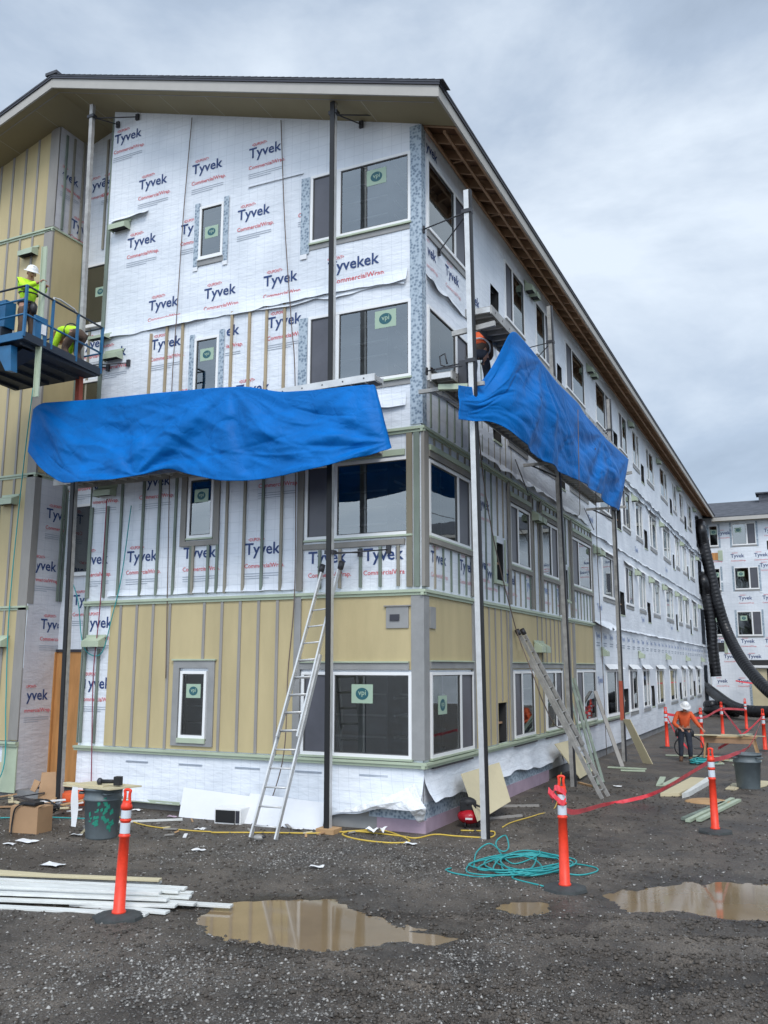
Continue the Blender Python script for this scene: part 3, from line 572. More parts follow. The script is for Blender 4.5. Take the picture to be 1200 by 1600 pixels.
# front windows
LT = ['ground floor', 'second floor', 'third floor', 'top floor']
stk = [(-1.15, 2.28, 0.42), None, (-0.72, 9.2, 0.44), (-0.92, 12.15, 0.42)]
for i, (a, b) in enumerate(FZ):
    window(B, TF, -2.38, -0.19, a, b, -1.74, sticker=stk[i], sill='green', n0=0.02 if i < 1 else 0.0)
    a, b = FZs[i]; window(B, TF, -5.12, -4.5, a, b, None, sticker=(-4.81, b - (0.38 if i < 3 else 0.62), 0.34), tape=(i > 1), sill='green' if i < 2 else 'vinyl', n0=0.02 if i < 1 else 0.0)
for i, (z0, z1) in enumerate(((7.75, 9.75), (10.75, 12.75))):
    m = MB(); m.wb(TF, -2.60, -2.40, z0 + 0.1, z1 - 0.25, 0.032, 0.035, 'tape'); m.wb(TF, -2.6, -2.45, z0 - 0.0, z0 + 0.1, 0.034, 0.038, 'wrapw')
    m.wb(TF, -2.4, -0.2, FZ[2 + i][0] - 0.14, FZ[2 + i][0] - 0.045, 0.018, 0.03, 'greyboard'); m.build('flashing_tape', B)
m = MB(); m.wb(TF, -0.205, 0.037, 7.08, 13.0, 0.032, 0.037, 'tape'); m.wb(TR, -0.036, 0.15, 7.08, 13.0, 0.032, 0.037, 'tape'); m.build('corner_flashing_tape', B)
# yellow siding and trims, ground floor front
sd = MB()
def siding(T, u0, u1, z0, z1, holes, battens, n=0.026, key='yellow'):
    hs = holes; wall(sd, T, u0, u1, z0, z1, hs, key, 1.2, lambda u, z: np.full(np.shape(u), n))
    for b in battens:
        segs = [(z0, z1)]
        for h in hs:
            if h[0] - 0.05 < b < h[1] + 0.05: segs = [q for s_ in segs for q in ((s_[0], min(s_[1], h[2] - 0.04)), (max(s_[0], h[3] + 0.04), s_[1])) if q[1] - q[0] > 0.08]
        for a, c in segs: sd.wb(T, b - 0.03, b + 0.03, a, c, n, n + 0.02, 'batten')
hs1 = [(-2.45, -0.2, 1.17, 2.70), (-5.25, -4.38, 1.28, 2.82)]
siding(TF, -7.0, -0.2, 1.17, 4.03, hs1, [-6.72 + 0.42 * i for i in range(11) if not (4 <= i <= 4)] + [])
sd.wb(TF, -2.56, -2.42, 1.19, 4.02, 0.026, 0.062, 'greyboard'); sd.wb(TF, -2.42, -0.24, 2.70, 2.82, 0.026, 0.058, 'greyboard'); sd.wb(TF, -2.42, -0.24, 2.82, 2.845, 0.026, 0.085, 'green')
for a, b, c, d in ((-5.30, -5.16, 1.24, 2.86), (-4.46, -4.32, 1.24, 2.86), (-5.16, -4.46, 2.72, 2.86), (-5.16, -4.46, 1.24, 1.35)): sd.wb(TF, a, b, c, d, 0.024, 0.06, 'greyboard')
sd.wb(TF, -5.33, -4.29, 2.862, 2.89, 0.024, 0.085, 'green'); sd.wb(TF, -5.14, -4.48, 1.30, 1.385, 0.06, 0.09, 'green')
sd.wb(TF, -0.2, 0.045, 1.19, 4.02, 0.026, 0.045, 'greyboard')
# ground floor right
GW = [(.25, 2.42, 1.72), (5.1, 6.72, 5.72), (7.8, 9.42, 8.72), (11.05, 13.5, 11.85), (15.2, 17.7, 16.8), (19.3, 20.9, 19.95), (22.2, 23.8, 23.15), (25.7, 27.7, 26.4), (29.7, 32.1, 31.2), (34.1, 35.6, 34.7), (36.9, 38.6, 38.0), (40.4, 42.5, 41.1), (47.9, 49.0, None)]
OP = [(4.03, 4.63), (10.0, 10.55), (18.2, 19.0), (24.2, 25.0), (33.0, 33.8), (38.9, 39.8)]
hs2 = [(a - 0.05, b + 0.05, 1.17, 2.70) for a, b, c in GW[:4]] + [(a, b, 1.17, 2.0) for a, b in OP[:2]]
bt = [v for v in np.arange(0.62, 13.5, 0.41) if v > 2.7 and not (4.95 < v < 6.9) and not (7.65 < v < 7.7)]
siding(TR, 0.2, 13.55, 1.17, 4.03, hs2, [v for v in bt if v < 9.6 and v > 2.7 and not (4.9 < v < 6.9 and False)] + [10.1, 10.5, 10.8], n=0.026)
sd.wb(TR, -0.026, 0.20, 1.19, 4.02, 0.026, 0.045, 'greyboard')
for u in (2.5, 4.95, 9.55, 10.95, 13.5): sd.wb(TR, u - 0.06, u + 0.06, 1.19, 4.02, 0.026, 0.062, 'greyboard')
for a, b in ((0.24, 2.44), (4.98, 9.49), (10.99, 13.44)):
    sd.wb(TR, a, b, 2.72, 2.84, 0.026, 0.058, 'greyboard'); sd.wb(TR, a, b, 2.842, 2.865, 0.026, 0.085, 'green')
# little meter plates by the corner
sd.wb(TF, -0.68, -0.25, 3.42, 3.80, 0.026, 0.05, 'greyboard'); sd.wb(TF, -0.72, -0.2, 3.80, 3.82, 0.026, 0.07, 'batten'); sd.wb(TF, -0.60, -0.42, 3.55, 3.66, 0.05, 0.07, 'drip')
sd.wb(TR, 0.24, 0.50, 3.42, 3.80, 0.026, 0.05, 'greyboard')
# left wing siding
wing_h = []
siding(TF, -14.0, -9.4, 1.17, 12.9, wing_h, [-9.62 - 0.41 * i for i in range(11)])
sd.wb(TF, -9.62, -9.372, 1.19, 12.88, 0.026, 0.05, 'batten'); sd.wb(TW, -0.045, 0.14, 4.1, 13.0, 0.0, 0.03, 'batten'); sd.wb(TF, -9.62, -9.37, 12.99, RZ(-9.5), 0.026, 0.05, 'batten')
us = np.linspace(-14, -9.4, 6)
sd.add([TF(u, 12.96, 0.026) for u in us] + [TF(u, RZ(u) + 0.05, 0.026) for u in us], [(i, i + 1, i + 7, i + 6) for i in range(5)], 'yellow')
for i in range(11):
    u = -9.62 - 0.41 * i; sd.wb(TF, u - 0.03, u + 0.03, 12.99, RZ(u), 0.026, 0.046, 'batten')
sd.add([TW(0, 7.05, 0.035), TW(0.93, 7.05, 0.035), TW(0.93, 12.92, 0.035), TW(0, 12.92, 0.035)], [(0, 1, 2, 3)], 'yellow')
sd.build('yellow_siding', B)
# green ledges
gl = MB()
def ledge(T, u0, u1, z, t=0.05, d=0.09): gl.wb(T, u0, u1, z - t, z, 0.0, d, 'green'); gl.wb(T, u0, u1, z - t - 0.05, z - t - 0.001, 0.0, d - 0.03, 'green')
ledge(TF, -7.75, 0.09, 1.15, 0.045, 0.10); ledge(TR, -0.098, 17.8, 1.147, 0.045, 0.10); ledge(TF, -7.72, 0.08, 4.09, 0.05, 0.09); ledge(TR, -0.088, 13.6, 4.087, 0.05, 0.09)
ledge(TF, -0.95, 0.08, 7.03, 0.05, 0.085); ledge(TR, -0.083, 13.5, 7.027, 0.05, 0.085); ledge(TF, -14, -9.36, 12.95, 0.04, 0.08); ledge(TW, -0.078, 0.95, 12.947, 0.04, 0.06)
ledge(TF, -14, -9.36, 7.03, 0.04, 0.08); ledge(TF, -14, -9.36, 4.05, 0.04, 0.08); ledge(TF, -14, -9.36, 1.15, 0.045, 0.1); ledge(TW, -0.078, 0.95, 7.027, 0.04, 0.06)
gl.wb(TF, -9.8, -9.37, 0.1, 1.07, 0.0, 0.03, 'green'); gl.wb(TF, -14, -9.8, 0.72, 1.07, 0.0, 0.01, 'wrap'); gl.wb(TF, -14, -9.8, 0.1, 0.72, 0.0, 0.02, 'panel')
gl.wb(TF, -7.6, -5.0, 0.14, 0.2, 0.04, 0.08, 'green')
for a, b in ((0.3, 2.3), (5.1, 6.8), (7.7, 9.5), (11.1, 13.4), (15.2, 17.7)): gl.wb(TR, a, b, 1.02, 1.047, 0.03, 0.08, 'drip')
split_build(gl, 'ledge', B)
# furring strips on the front, one mesh each
def strips(T, lst, w=0.055, d=0.034):
    for q in lst:
        u, a, b = q[:3]; kk = q[3] if len(q) > 3 else random.choice(('strip', 'strip', 'stripg'))
        m = MB(); j = random.uniform(-0.006, 0.006); m.wb(T, u - w / 2 + j, u + w / 2 + j, a, b, 0.02 if T is not TR else 0.0, (0.02 if T is not TR else 0.0) + d, kk); m.build('furring_strip', B)
L_ = []
for i in range(13):
    u = -7.71 + 0.435 * i if i < 3 else -2.48 - 0.42 * (12 - i)
    if i == 12: continue
    if -5.2 < u < -4.4: L_.append((u, 4.16, 5.12, 'stripg')); continue
    if u < -6.9: L_.append((u + 0.06, 4.16, 6.1, 'stripg')); continue
    L_.append((u, 4.16, 6.98))
L_ += [(-4.95, 4.16, 5.12, 'strip'), (-4.36, 4.16, 5.12, 'stripg'), (-7.62, 1.2, 4.0, 'stripg'), (-7.25, 1.2, 3.1, 'stripg')]
L_ += [(u, 7.1, zt, 'tanstrip') for u, zt in ((-6.28, 9.8), (-5.86, 9.9), (-5.44, 9.93), (-4.19, 9.94), (-3.76, 9.93), (-3.35, 9.90), (-2.93, 9.96))]
L_ += [(-2.05, 4.16, 4.88, 'stripg'), (-1.62, 4.16, 4.88, 'strip'), (-1.2, 4.16, 4.88, 'stripg'), (-0.8, 4.16, 4.88, 'stripg'), (-0.45, 4.16, 4.88), (-7.64, 7.1, 12.6, 'stripg')]
strips(TF, L_)
strips(TF, [(-0.225, 4.14, 6.96, 'post'), (-0.085, 4.14, 6.96, 'stripg')], 0.11, 0.03)
cs = MB()                                              # second floor window casings
cs.wb(TF, -2.54, -2.41, 4.14, 6.96, 0.02, 0.06, 'casing'); cs.wb(TF, -2.40, -0.32, 4.90, 5.00, 0.02, 0.06, 'casing'); cs.wb(TF, -2.40, -0.32, 6.53, 6.64, 0.02, 0.06, 'green')
for a, b, c, d in ((-5.28, -5.15, 5.12, 6.7), (-4.47, -4.34, 5.12, 6.7), (-5.149, -4.471, 5.12, 5.22), (-5.149, -4.471, 6.56, 6.7)): cs.wb(TF, a, b, c, d, 0.02, 0.06, 'casing')
cs.wb(TR, -0.05, 0.16, 4.14, 6.96, 0.008, 0.07, 'casing')
for a, b, c in GW[:4]:
    if a > 1: cs.wb(TR, a - 0.16, a - 0.03, 4.14, 6.96, 0.03, 0.07, 'casing')
    cs.wb(TR, b + 0.03, b + 0.16, 4.14, 6.96, 0.03, 0.07, 'casing')
    cs.wb(TR, a - 0.03, b + 0.03, 6.52, 6.64, 0.03, 0.065, 'casing'); cs.wb(TR, a - 0.03, b + 0.03, 6.641, 6.74, 0.03, 0.09, 'green'); cs.wb(TR, a - 0.03, b + 0.03, 4.94, 5.03, 0.03, 0.075, 'casing')
for a, b in OP[:2]:
    for z0, z1 in ((4.62, 5.45),): cs.wb(TR, a - 0.16, a - 0.01, z0 - 0.05, z1 + 0.1, 0.03, 0.06, 'green'); cs.wb(TR, b + 0.01, b + 0.05, z0, z1 + 0.1, 0.03, 0.06, 'green'); cs.wb(TR, a - 0.16, b + 0.05, z0 - 0.1, z0 - 0.05, 0.03, 0.1, 'green')
split_build(cs, 'window_casing', B)
# side wall wrap
FR = [(1.2, 2.66), (5.07, 6.48), (8.0, 9.45), (11.0, 12.48)]
OZ = [(1.17, 2.0), (4.62, 5.45), (7.75, 8.55), (10.62, 11.42)]
holesR = [(a, b, z0, z1) for a, b, c in GW for z0, z1 in FR] + [(a, b, z0, z1) for a, b in OP for z0, z1 in OZ] + [(44.6, 46.8, z0, z0 + 2.2) for z0 in (0.7, 4.2, 7.3, 10.3)]
wr = MB(); wall(wr, TR, 0.0, 49.8, 0.25, 13.02, holesR, 'wrap', 0.17, dR)
def clearR(u, z, w=0.55): return not any(a - w < u < b + w and c - 0.5 < z < d + 0.2 for a, b, c, d in holesR)
for z, y0 in ((12.62, 0.45), (11.55, 0.6), (10.47, 0.35), (7.7, 0.7), (6.05, 3.35), (4.75, 3.2), (4.6, 0.75)):
    for i in range(8):
        u = y0 + (1.475 if z != 10.47 else 1.25) * i
        if z > 12.5 and i > 0: break
        if u < 13 and (clearR(u, z) or z in (12.62, 4.6)): logo(wr, TR, u, z, dR, w=0.75, c1='blue' if u < 6 else 'blueF', c2='redF', lo=0.24, hi=99, micro=False)
for i in range(33):
    u = 14.2 + 1.05 * i; text(wr, TR, 'T', u, 3.62, 0.55, 'blueF', dR, n=0.012); wr.wb(TR, u - .25, u + .25, 3.50, 3.53, 0.0, float(dR(u, 3.5)) + 0.012, 'grey'); wr.wb(TR, u - .25, u + .2, 3.42, 3.45, 0.0, float(dR(u, 3.4)) + 0.012, 'grey')
for z, y0 in ((2.2, 14.3), (7.25, 13.8), (4.5, 14.6)):
    for i in range(3): text(wr, TR, 'T', y0 + 8.3 * i, z, 0.7, 'blueF', dR, n=0.012)
wr.build('side_house_wrap', B)
for s_, (a, b, z, dr, ou, am) in enumerate(((0.2, 4.4, 10.05, .10, .06, .14), (4.7, 49.6, 9.98, .10, .10, .14), (13.6, 49.6, 7.02, .06, .06, .08), (13.7, 49.6, 4.12, .06, .07, .06), (13.6, 16.2, 4.25, .22, .25, .2), (2.9, 13.5, 7.30, .12, .08, .14), (6, 49.6, 9.7, .03, .06, .2), (9, 49, 12.85, .03, .03, .03))):
    lip(TR, a, b, z, dR, dr, ou, amp=am, seed=40 + s_)
WR = {}
for fi, (z0, z1) in enumerate(FR):
    for wi, (a, b, c) in enumerate(GW):
        near = wi < 6
        WR[(fi, wi)] = window(B, TR, a, b, z0, z1, c, sill='green' if wi < 4 and fi < 2 else 'vinyl', tape=False, detail=near, n0=0.02 if fi == 0 and wi < 4 else 0.01,
               sticker=(0.82, 2.08, 0.42) if (fi == 0 and wi == 0) else None)
for fi, (z0, z1) in enumerate(FR):
    for wi, (a, b, c) in enumerate(GW):
        if wi < 4 and fi < 2: continue
        wo_ = WR[(fi, wi)]; m = MB(); m.wb(TR, a, b, z0 - 0.17, z0 - 0.045, 0.025, 0.05, 'greyboard'); m.build('apron_board', wo_); m = MB()
        if fi in (0, 2, 1) and wi > 3 and wi != 12:          # lifted flaps of wrap over the window heads
            A = [[TR(u, z1 + 0.20 - 0.17 * t + 0.01 * math.sin(9 * u), 0.03 + 0.16 * t) for u in np.linspace(a - 0.12, b + 0.12, 9)] for t in (0, 0.5, 1)]
            m.grid(np.array(A), 'wrapw'); m.build('head_flap', wo_)
for a, b in OP:
    for z0, z1 in OZ:
        om = MB()
        om.wb(TR, a + 0.02, b - 0.02, z0 + 0.38, z0 + 0.42, -0.12, -0.08, 'rafter').wb(TR, a, b, z0 - 0.05, z0 - 0.005, 0.0, 0.05, 'green')
        om.wb(TR, b - 0.01, b + 0.02, z0, z1, -0.2, 0.0, 'dark').wb(TR, a - 0.02, b + 0.02, z0 - .004, z1 + .004, -0.5, -0.45, 'dark'); om.build('framed_opening', B)  # jamb and backing coloured dark, standing in for shade inside the opening
for z0 in (0.7, 4.2, 7.3, 10.3): om = MB(); om.wb(TR, 46.3, 46.8, z0, z0 + 2.2, -0.3, -0.25, 'foam'); om.build('duct_opening', B)
# side furring strips (second floor up to Y 13.5, third floor up to the platform)
Ls = []
for v in np.arange(0.55, 13.5, 0.41):
    top = True
    for a, b, c in GW[:4]:
        if a - 0.1 < v < b + 0.15: Ls += [(v, 4.14, 4.92, 'stripg' if random.random() < .6 else 'strip'), (v, 6.76, 6.96, 'strip')]; top = False
    for a, b in OP[:2]:
        if a - 0.15 < v < b + 0.1: Ls += [(v, 4.14, 4.5), (v, 5.6, 6.96)]; top = False
    if top: Ls.append((v, 4.14, 6.96))
for v in np.arange(0.4, 5.5, 0.41):
    if v < 2.5: Ls.append((v, 7.1, 7.82, 'stripg'))
    elif 3.85 < v < 4.75: Ls.append((v, 7.1, 7.65, 'strip'))
    else: Ls.append((v, 7.1, 9.6))
strips(TR, [(q[0], q[1], q[2]) + tuple(q[3:]) for q in Ls], 0.042, 0.034)
# vent hoods
for u, z in ((-7.27, 12.38), (-7.28, 9.34), (-7.25, 6.30), (-7.33, 3.14), (-10.05, 12.33), (-10.08, 9.3), (-10.1, 6.33), (-10.1, 3.16)): hood(B, TF, u, z, n=0.03)
hood(B, TF, -7.66, 9.86, 0.5, 0.12, n=0.03)
for u in (7.0, 7.45, 14.1, 14.7, 21.6, 25.0, 28.9, 33.2, 36.25, 43.6):
    for z in ((3.1, 6.32, 9.3, 12.35) if u not in (25.0, 33.2) else (6.32,)):
        if u in (14.1,) and z < 4: continue
        if u == 36.25 and z > 4: u2 = 36.2
        hood(B, TR, u, z, 0.34, 0.26, n=0.04)
# recess and wing return
rc = MB(); wall(rc, TB, -9.4, -7.6, 0.15, 15.9, [], 'wrap', 0.2, dS)
logo(rc, TB, -8.5, 14.35, dS, lo=-9.3, hi=-7.8); logo(rc, TB, -9.0, 14.35, dS, lo=-9.38, hi=-7.8, micro=False); logo(rc, TB, -8.9, 10.2, dS, lo=-9.38, hi=-7.8); logo(rc, TB, -8.6, 4.1, dS, lo=-9.38, hi=-7.8); logo(rc, TB, -9.0, 7.0, dS, lo=-9.38, hi=-7.8)
rc.build('recess_house_wrap', B)
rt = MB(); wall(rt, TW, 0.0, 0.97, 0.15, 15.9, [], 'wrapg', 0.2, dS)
logo(rt, TW, 0.75, 6.05, dS, lo=0.14, hi=0.95); logo(rt, TW, 0.35, 4.85, dS, lo=0.14, hi=0.95); logo(rt, TW, 0.80, 3.55, dS, lo=0.1, hi=0.95); logo(rt, TW, 0.35, 2.0, dS, lo=0.1, hi=0.95); logo(rt, TW, 0.25, 14.3, dS, lo=0.1, hi=0.95); logo(rt, TW, 0.9, 13.2, dS, lo=0.2, hi=0.95)
rt.build('return_house_wrap', B)
ls = MB(); ls.wb(TW, 0.90, 0.96, 4.2, 12.9, 0.01, 0.05, 'stripg'); ls.build('furring_strip', B)
strips(TW, [(0.20, 13.0, 15.45, 'stripg'), (0.45, 13.0, 15.5, 'strip'), (0.78, 13.0, 15.6, 'strip'), (0.82, 4.2, 7.0, 'stripg')])
strips(TB, [(-9.3, 12.7, 15.5, 'strip'), (-8.75, 12.7, 15.6, 'strip'), (-8.4, 12.7, 15.6, 'strip'), (-7.95, 12.7, 15.5, 'stripg'), (-9.0, 7.1, 10.9, 'strip')])
window(B, TB, -9.25, -7.9, 10.75, 12.33, None, sticker=(-8.72, 11.6, 0.3), n0=0.04); window(B, TB, -9.2, -7.9, 7.9, 9.4, None, n0=0.04); window(B, TB, -9.2, -7.9, 4.80, 6.42, None, n0=0.04)
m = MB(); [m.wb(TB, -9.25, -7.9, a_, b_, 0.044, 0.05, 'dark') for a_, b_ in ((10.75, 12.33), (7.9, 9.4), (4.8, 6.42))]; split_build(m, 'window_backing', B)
m = MB(); m.wb(TB, -9.38, -8.1, 0.15, 3.06, 0.02, 0.05, 'plywood'); m.wb(TW, 0.86, 0.96, 0.15, 3.06, 0.02, 0.05, 'plywood'); m.wb(TB, -9.38, -8.1, 3.06, 3.12, 0.0, 0.08, 'drip'); m.build('plywood_panel', B)
# main block: hidden left flank, foundation and foam
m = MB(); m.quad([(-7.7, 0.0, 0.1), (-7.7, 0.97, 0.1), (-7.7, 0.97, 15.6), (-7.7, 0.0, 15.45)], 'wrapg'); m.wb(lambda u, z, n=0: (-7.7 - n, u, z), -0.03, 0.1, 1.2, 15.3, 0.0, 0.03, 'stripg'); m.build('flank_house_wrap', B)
m = MB(); m.box((-14, 0.05, -0.3), (-0.03, 0.35, 0.16), 'conc'); m.box((-0.35, 0.36, -0.3), (-0.03, 49.8, 0.26), 'conc'); m.box((-1.75, -0.03, -0.1), (-0.85, 0.045, 0.42), 'greyboard'); m.build('foundation', B)
m = MB(); m.box((-0.84, -0.06, -0.1), (0.06, 0.04, 0.22), 'foam'); m.box((-0.02, 0.041, -0.1), (0.058, 2.3, 0.24), 'foam'); m.box((-0.02, 3.1, -0.1), (0.055, 7.8, 0.27), 'foam')
m.box((-1.0, -0.045, 0.221), (0.045, 0.03, 0.46), 'tape'); m.box((-0.02, 0.031, 0.241), (0.043, 2.2, 0.48), 'tape'); m.box((-0.02, 3.0, 0.271), (0.043, 8.2, 0.52), 'tape'); m.build('foam_insulation', B)
# loose wrap skirt at the corner, lifted off the wall
def skirt(T, u0, u1, ztop, zb, out, seed, name='loose_wrap_skirt'):
    L = Lattice(seed); us = np.linspace(u0, u1, 90); A = []
    for t in np.linspace(0, 1, 26):
        zz = ztop + (np.array([zb(u) for u in us]) - ztop) * t
        nn = 0.012 + np.array([out(u) for u in us]) * t ** 2.2 + 0.05 * t * (fbm(L, us * 1.7 + t, us * 0 + t * 2.5, 3) + 0.35) + 0.03 * t * np.abs(fbm(L, us * 2.2 - 3 * t, t * 3 + us * 0, 2))
        A.append([T(a, b, c) for a, b, c in zip(us, zz, nn)])
    m = MB(); m.grid(np.array(A), 'wrapw' if 'pale' in name else 'wrap'); return m.build('loose_wrap_skirt', B)
zbF = lambda u: 0.16 if u < -2.6 else 0.16 + 0.28 * min(1, max(0, (u + 1.8) / 1.4)) + 0.02 * math.sin(u * 7)
skirt(TF, -7.6, 0.02, 1.04, zbF, lambda u: 0.05 + (0.22 * math.exp(-((u + 0.15) / 0.35) ** 2) + 0.12 * math.exp(-((u + 0.9) / 0.5) ** 2)), 51)
zbR = lambda u: 0.48 + 0.05 * math.sin(u * 1.4 + 1) + 0.02 * math.sin(u * 5.3) if u < 9 else 0.30
skirt(TR, -0.02, 9.0, 1.02, zbR, lambda u: 0.07 + 0.14 * math.exp(-((u - 0.1) / 0.4) ** 2) + 0.05 * math.sin(u * 1.9) ** 2, 52)
m = MB(); FV = [FP(520, 1270, -.10), FP(570, 1256, -.20), FP(618, 1240, -.14), FP(648, 1224, -.08), FP(656, 1248, -.25), FP(666, 1263, -.30), FP(640, 1267, -.36), FP(602, 1264, -.30), FP(560, 1268, -.22), FP(654, 1285, -.12), FP(662, 1284, -.12), FP(628, 1252, -.33), FP(590, 1258, -.34)]
m.add(FV, [(0, 1, 8), (1, 12, 8), (12, 7, 8), (1, 2, 12), (2, 11, 12), (11, 7, 12), (2, 3, 4), (2, 4, 11), (4, 5, 6), (4, 6, 11), (11, 6, 7), (6, 5, 10), (6, 10, 9)], 'wrapw'); o_ = m.build('crumpled_wrap_flap', B)
b_ = o_.modifiers.new('s', 'SUBSURF'); b_.subdivision_type = 'SIMPLE'; b_.levels = b_.render_levels = 4; tx_ = bpy.data.textures.new('crumple', 'CLOUDS'); tx_.noise_scale = 0.12; b_ = o_.modifiers.new('d', 'DISPLACE'); b_.texture = tx_; b_.strength = 0.06; b_.mid_level = 0.5
# roof
rf = MB(); YA, YB = -1.0, 50.3; xe = 0.78; xr = -8.7; xl = -18.2
def slab(x0, x1, y0, y1, o0, o1, k): rf.hexa([(x0, y0, RZ(x0) + o0), (x1, y0, RZ(x1) + o0), (x1, y1, RZ(x1) + o0), (x0, y1, RZ(x0) + o0), (x0, y0, RZ(x0) + o1), (x1, y0, RZ(x1) + o1), (x1, y1, RZ(x1) + o1), (x0, y1, RZ(x0) + o1)], k)
slab(xr, xe + 0.04, YA - 0.04, YB, 0.245, 0.285, 'shingle'); slab(xl, xr, YA - 0.04, YB, 0.245, 0.285, 'shingle')
for i in range(60):                                    # shingle butts along the rake give a stepped edge
    x = xr + 0.12 + i * 0.158
    if x < xe: rf.hexa([(x, YA - 0.05, RZ(x) + 0.283), (x + 0.15, YA - 0.05, RZ(x + .15) + 0.283), (x + 0.15, YA + 0.3, RZ(x + .15) + 0.283), (x, YA + 0.3, RZ(x) + 0.283), (x, YA - 0.05, RZ(x) + 0.288), (x + 0.15, YA - 0.05, RZ(x + .15) + 0.298), (x + 0.15, YA + 0.3, RZ(x + .15) + 0.298), (x, YA + 0.3, RZ(x) + 0.288)], 'shingle')
rf.bar((xr, YA - 0.06, RZ(xr) + 0.31), (xr, YB, RZ(xr) + 0.31), 0.34, 0.07, 'shingle')
rf.build('roof', B)
rf = MB(); slab(xr, xe + 0.03, YA - 0.03, YA, 0.20, 0.244, 'drip'); slab(xl, xr, YA - 0.03, YA, 0.20, 0.244, 'drip'); rf.box((xe + 0.001, YA, RZ(xe) + 0.19), (xe + 0.03, YB, RZ(xe) + 0.234), 'drip'); rf.build('drip_edge', B)
rf = MB(); slab(xr, xe, YA, YA + 0.04, -0.02, 0.198, 'fascia'); slab(xl, xr - .002, YA, YA + 0.04, -0.02, 0.198, 'fascia'); rf.box((xe - 0.04, YA + 0.041, RZ(xe) - 0.03), (xe, YB, RZ(xe) + 0.188), 'fascia'); rf.build('fascia', B)
rf = MB(); slab(xr, xe - 0.05, YA + 0.042, 0.02, 0.0, 0.03, 'soffit'); slab(xr, -0.2, 0.021, 1.2, 0.0, 0.03, 'soffit'); slab(xl, xr - .002, YA + 0.042, 1.2, 0.0, 0.03, 'soffit')
rf.v = [v for v in rf.v]; so = rf
for x in [-0.9 - 1.22 * i for i in range(14)]:
    y1 = 0.0 if x > -7.7 or x < -9.4 else 0.95; so.hexa([(x - 0.008, YA + 0.26, RZ(x) - 0.004), (x + 0.008, YA + 0.26, RZ(x) - 0.004), (x + 0.008, y1, RZ(x) - 0.004), (x - 0.008, y1, RZ(x) - 0.004), (x - 0.008, YA + 0.26, RZ(x)), (x + 0.008, YA + 0.26, RZ(x)), (x + 0.008, y1, RZ(x)), (x - 0.008, y1, RZ(x))], 'soffitline')
def sline(x0, x1): so.hexa([(x0, YA + 0.22, RZ(x0) - 0.005), (x1, YA + 0.22, RZ(x1) - 0.005), (x1, YA + 0.245, RZ(x1) - 0.005), (x0, YA + 0.245, RZ(x0) - 0.005), (x0, YA + 0.22, RZ(x0) + 0.002), (x1, YA + 0.22, RZ(x1) + 0.002), (x1, YA + 0.245, RZ(x1) + 0.002), (x0, YA + 0.245, RZ(x0) + 0.002)], 'batten')
sline(xr, 0.6); sline(xl, xr - 0.01)
so.build('soffit', B)
# exposed eave: decking, rafter tails, sub-fascia
rf = MB(); slab(-0.6, xe - 0.041, 0.022, YB, 0.20, 0.24, 'osb'); rf.build('eave_decking', B)
rk = MB()
for i in range(82):
    y = 0.06 + 0.61 * i
    rk.hexa([(-0.1, y, RZ(-.1) - 0.0), (xe - 0.10, y, RZ(xe) + 0.02), (xe - 0.10, y + 0.04, RZ(xe) + 0.02), (-0.1, y + 0.04, RZ(-.1) - 0.0), (-0.1, y, RZ(-.1) + 0.199), (xe - 0.10, y, RZ(xe) + 0.199), (xe - 0.10, y + 0.04, RZ(xe) + 0.199), (-0.1, y + 0.04, RZ(-.1) + 0.199)], 'rafter')
    if i % 4 == 2: rk.box((0.1, y + 0.2, RZ(0.1) + 0.02), (0.6, y + 0.24, RZ(0.6) + 0.17), 'rafter')
rk.bar((0.42, 0.2, RZ(0.42) - 0.02), (0.42, YB, RZ(0.42) - 0.02), 0.05, 0.05, 'rafter'); rk.box((xe - 0.095, 0.05, RZ(xe) - 0.02), (xe - 0.045, YB, RZ(xe) + 0.17), 'rafter'); rk.box((0.04, 0.1, RZ(0) - 0.06), (0.09, YB, RZ(0) - 0.005), 'rafter')
rk.build('rafter_tails', B)

# ------------------------------------------------------------------ far wing
W2 = thing('apartment_wing', 'far white wrapped wing with grey shingle roof closing the end of the yard', 'building', (0, 0, 0))
m = MB(); H2 = [(.35, .93, a, b) for a, b in ((10.92, 12.33), (7.95, 9.4), (4.9, 6.4))] + [(1.8, 3.32, a, b) for a, b in ((10.92, 12.38), (7.93, 9.4), (4.86, 6.45))] + [(3.95, 4.6, 10.5, 11.1), (5.3, 6.8, 10.92, 12.38), (5.3, 6.8, 7.93, 9.4)]
wall(m, T2, -0.5, 30, 0.0, 12.9, H2, 'wrap', 0.2, d2)
for z, x0 in ((11.65, 1.3 - 1.475), (10.05, 0.6), (9.35, 0.9), (7.2, 1.5 + .9), (4.35, 0.9), (3.35, 1.25), (1.75, 0.55)):
    for i in range(8):
        u = x0 + 1.475 * i
        if any(a - 0.35 < u < b + 0.35 and c - 0.1 < z < d + 0.1 for a, b, c, d in H2) or (z < 2.5 and u > 2.3): continue
        logo(m, T2, u, z, d2, w=0.85, lo=0.25, hi=99, micro=False)
m.quad([(-0.5, 51.0, 0), (30, 51.0, 0), (30, 51.0, 12.9), (-0.5, 51.0, 12.9)], 'dark'); m.build('end_house_wrap', W2)  # unseen dark sheet added behind the windows so no sky shows through
for a, b, c, d in H2:
    if c == 10.5: continue
    window(W2, T2, a, b, c, d, (a + (b - a) * 0.62) if b - a > 1 else None, tape=True, detail=True, sticker=(a + 0.42 if b - a > 1 else a + .3, d - 0.45, 0.42))
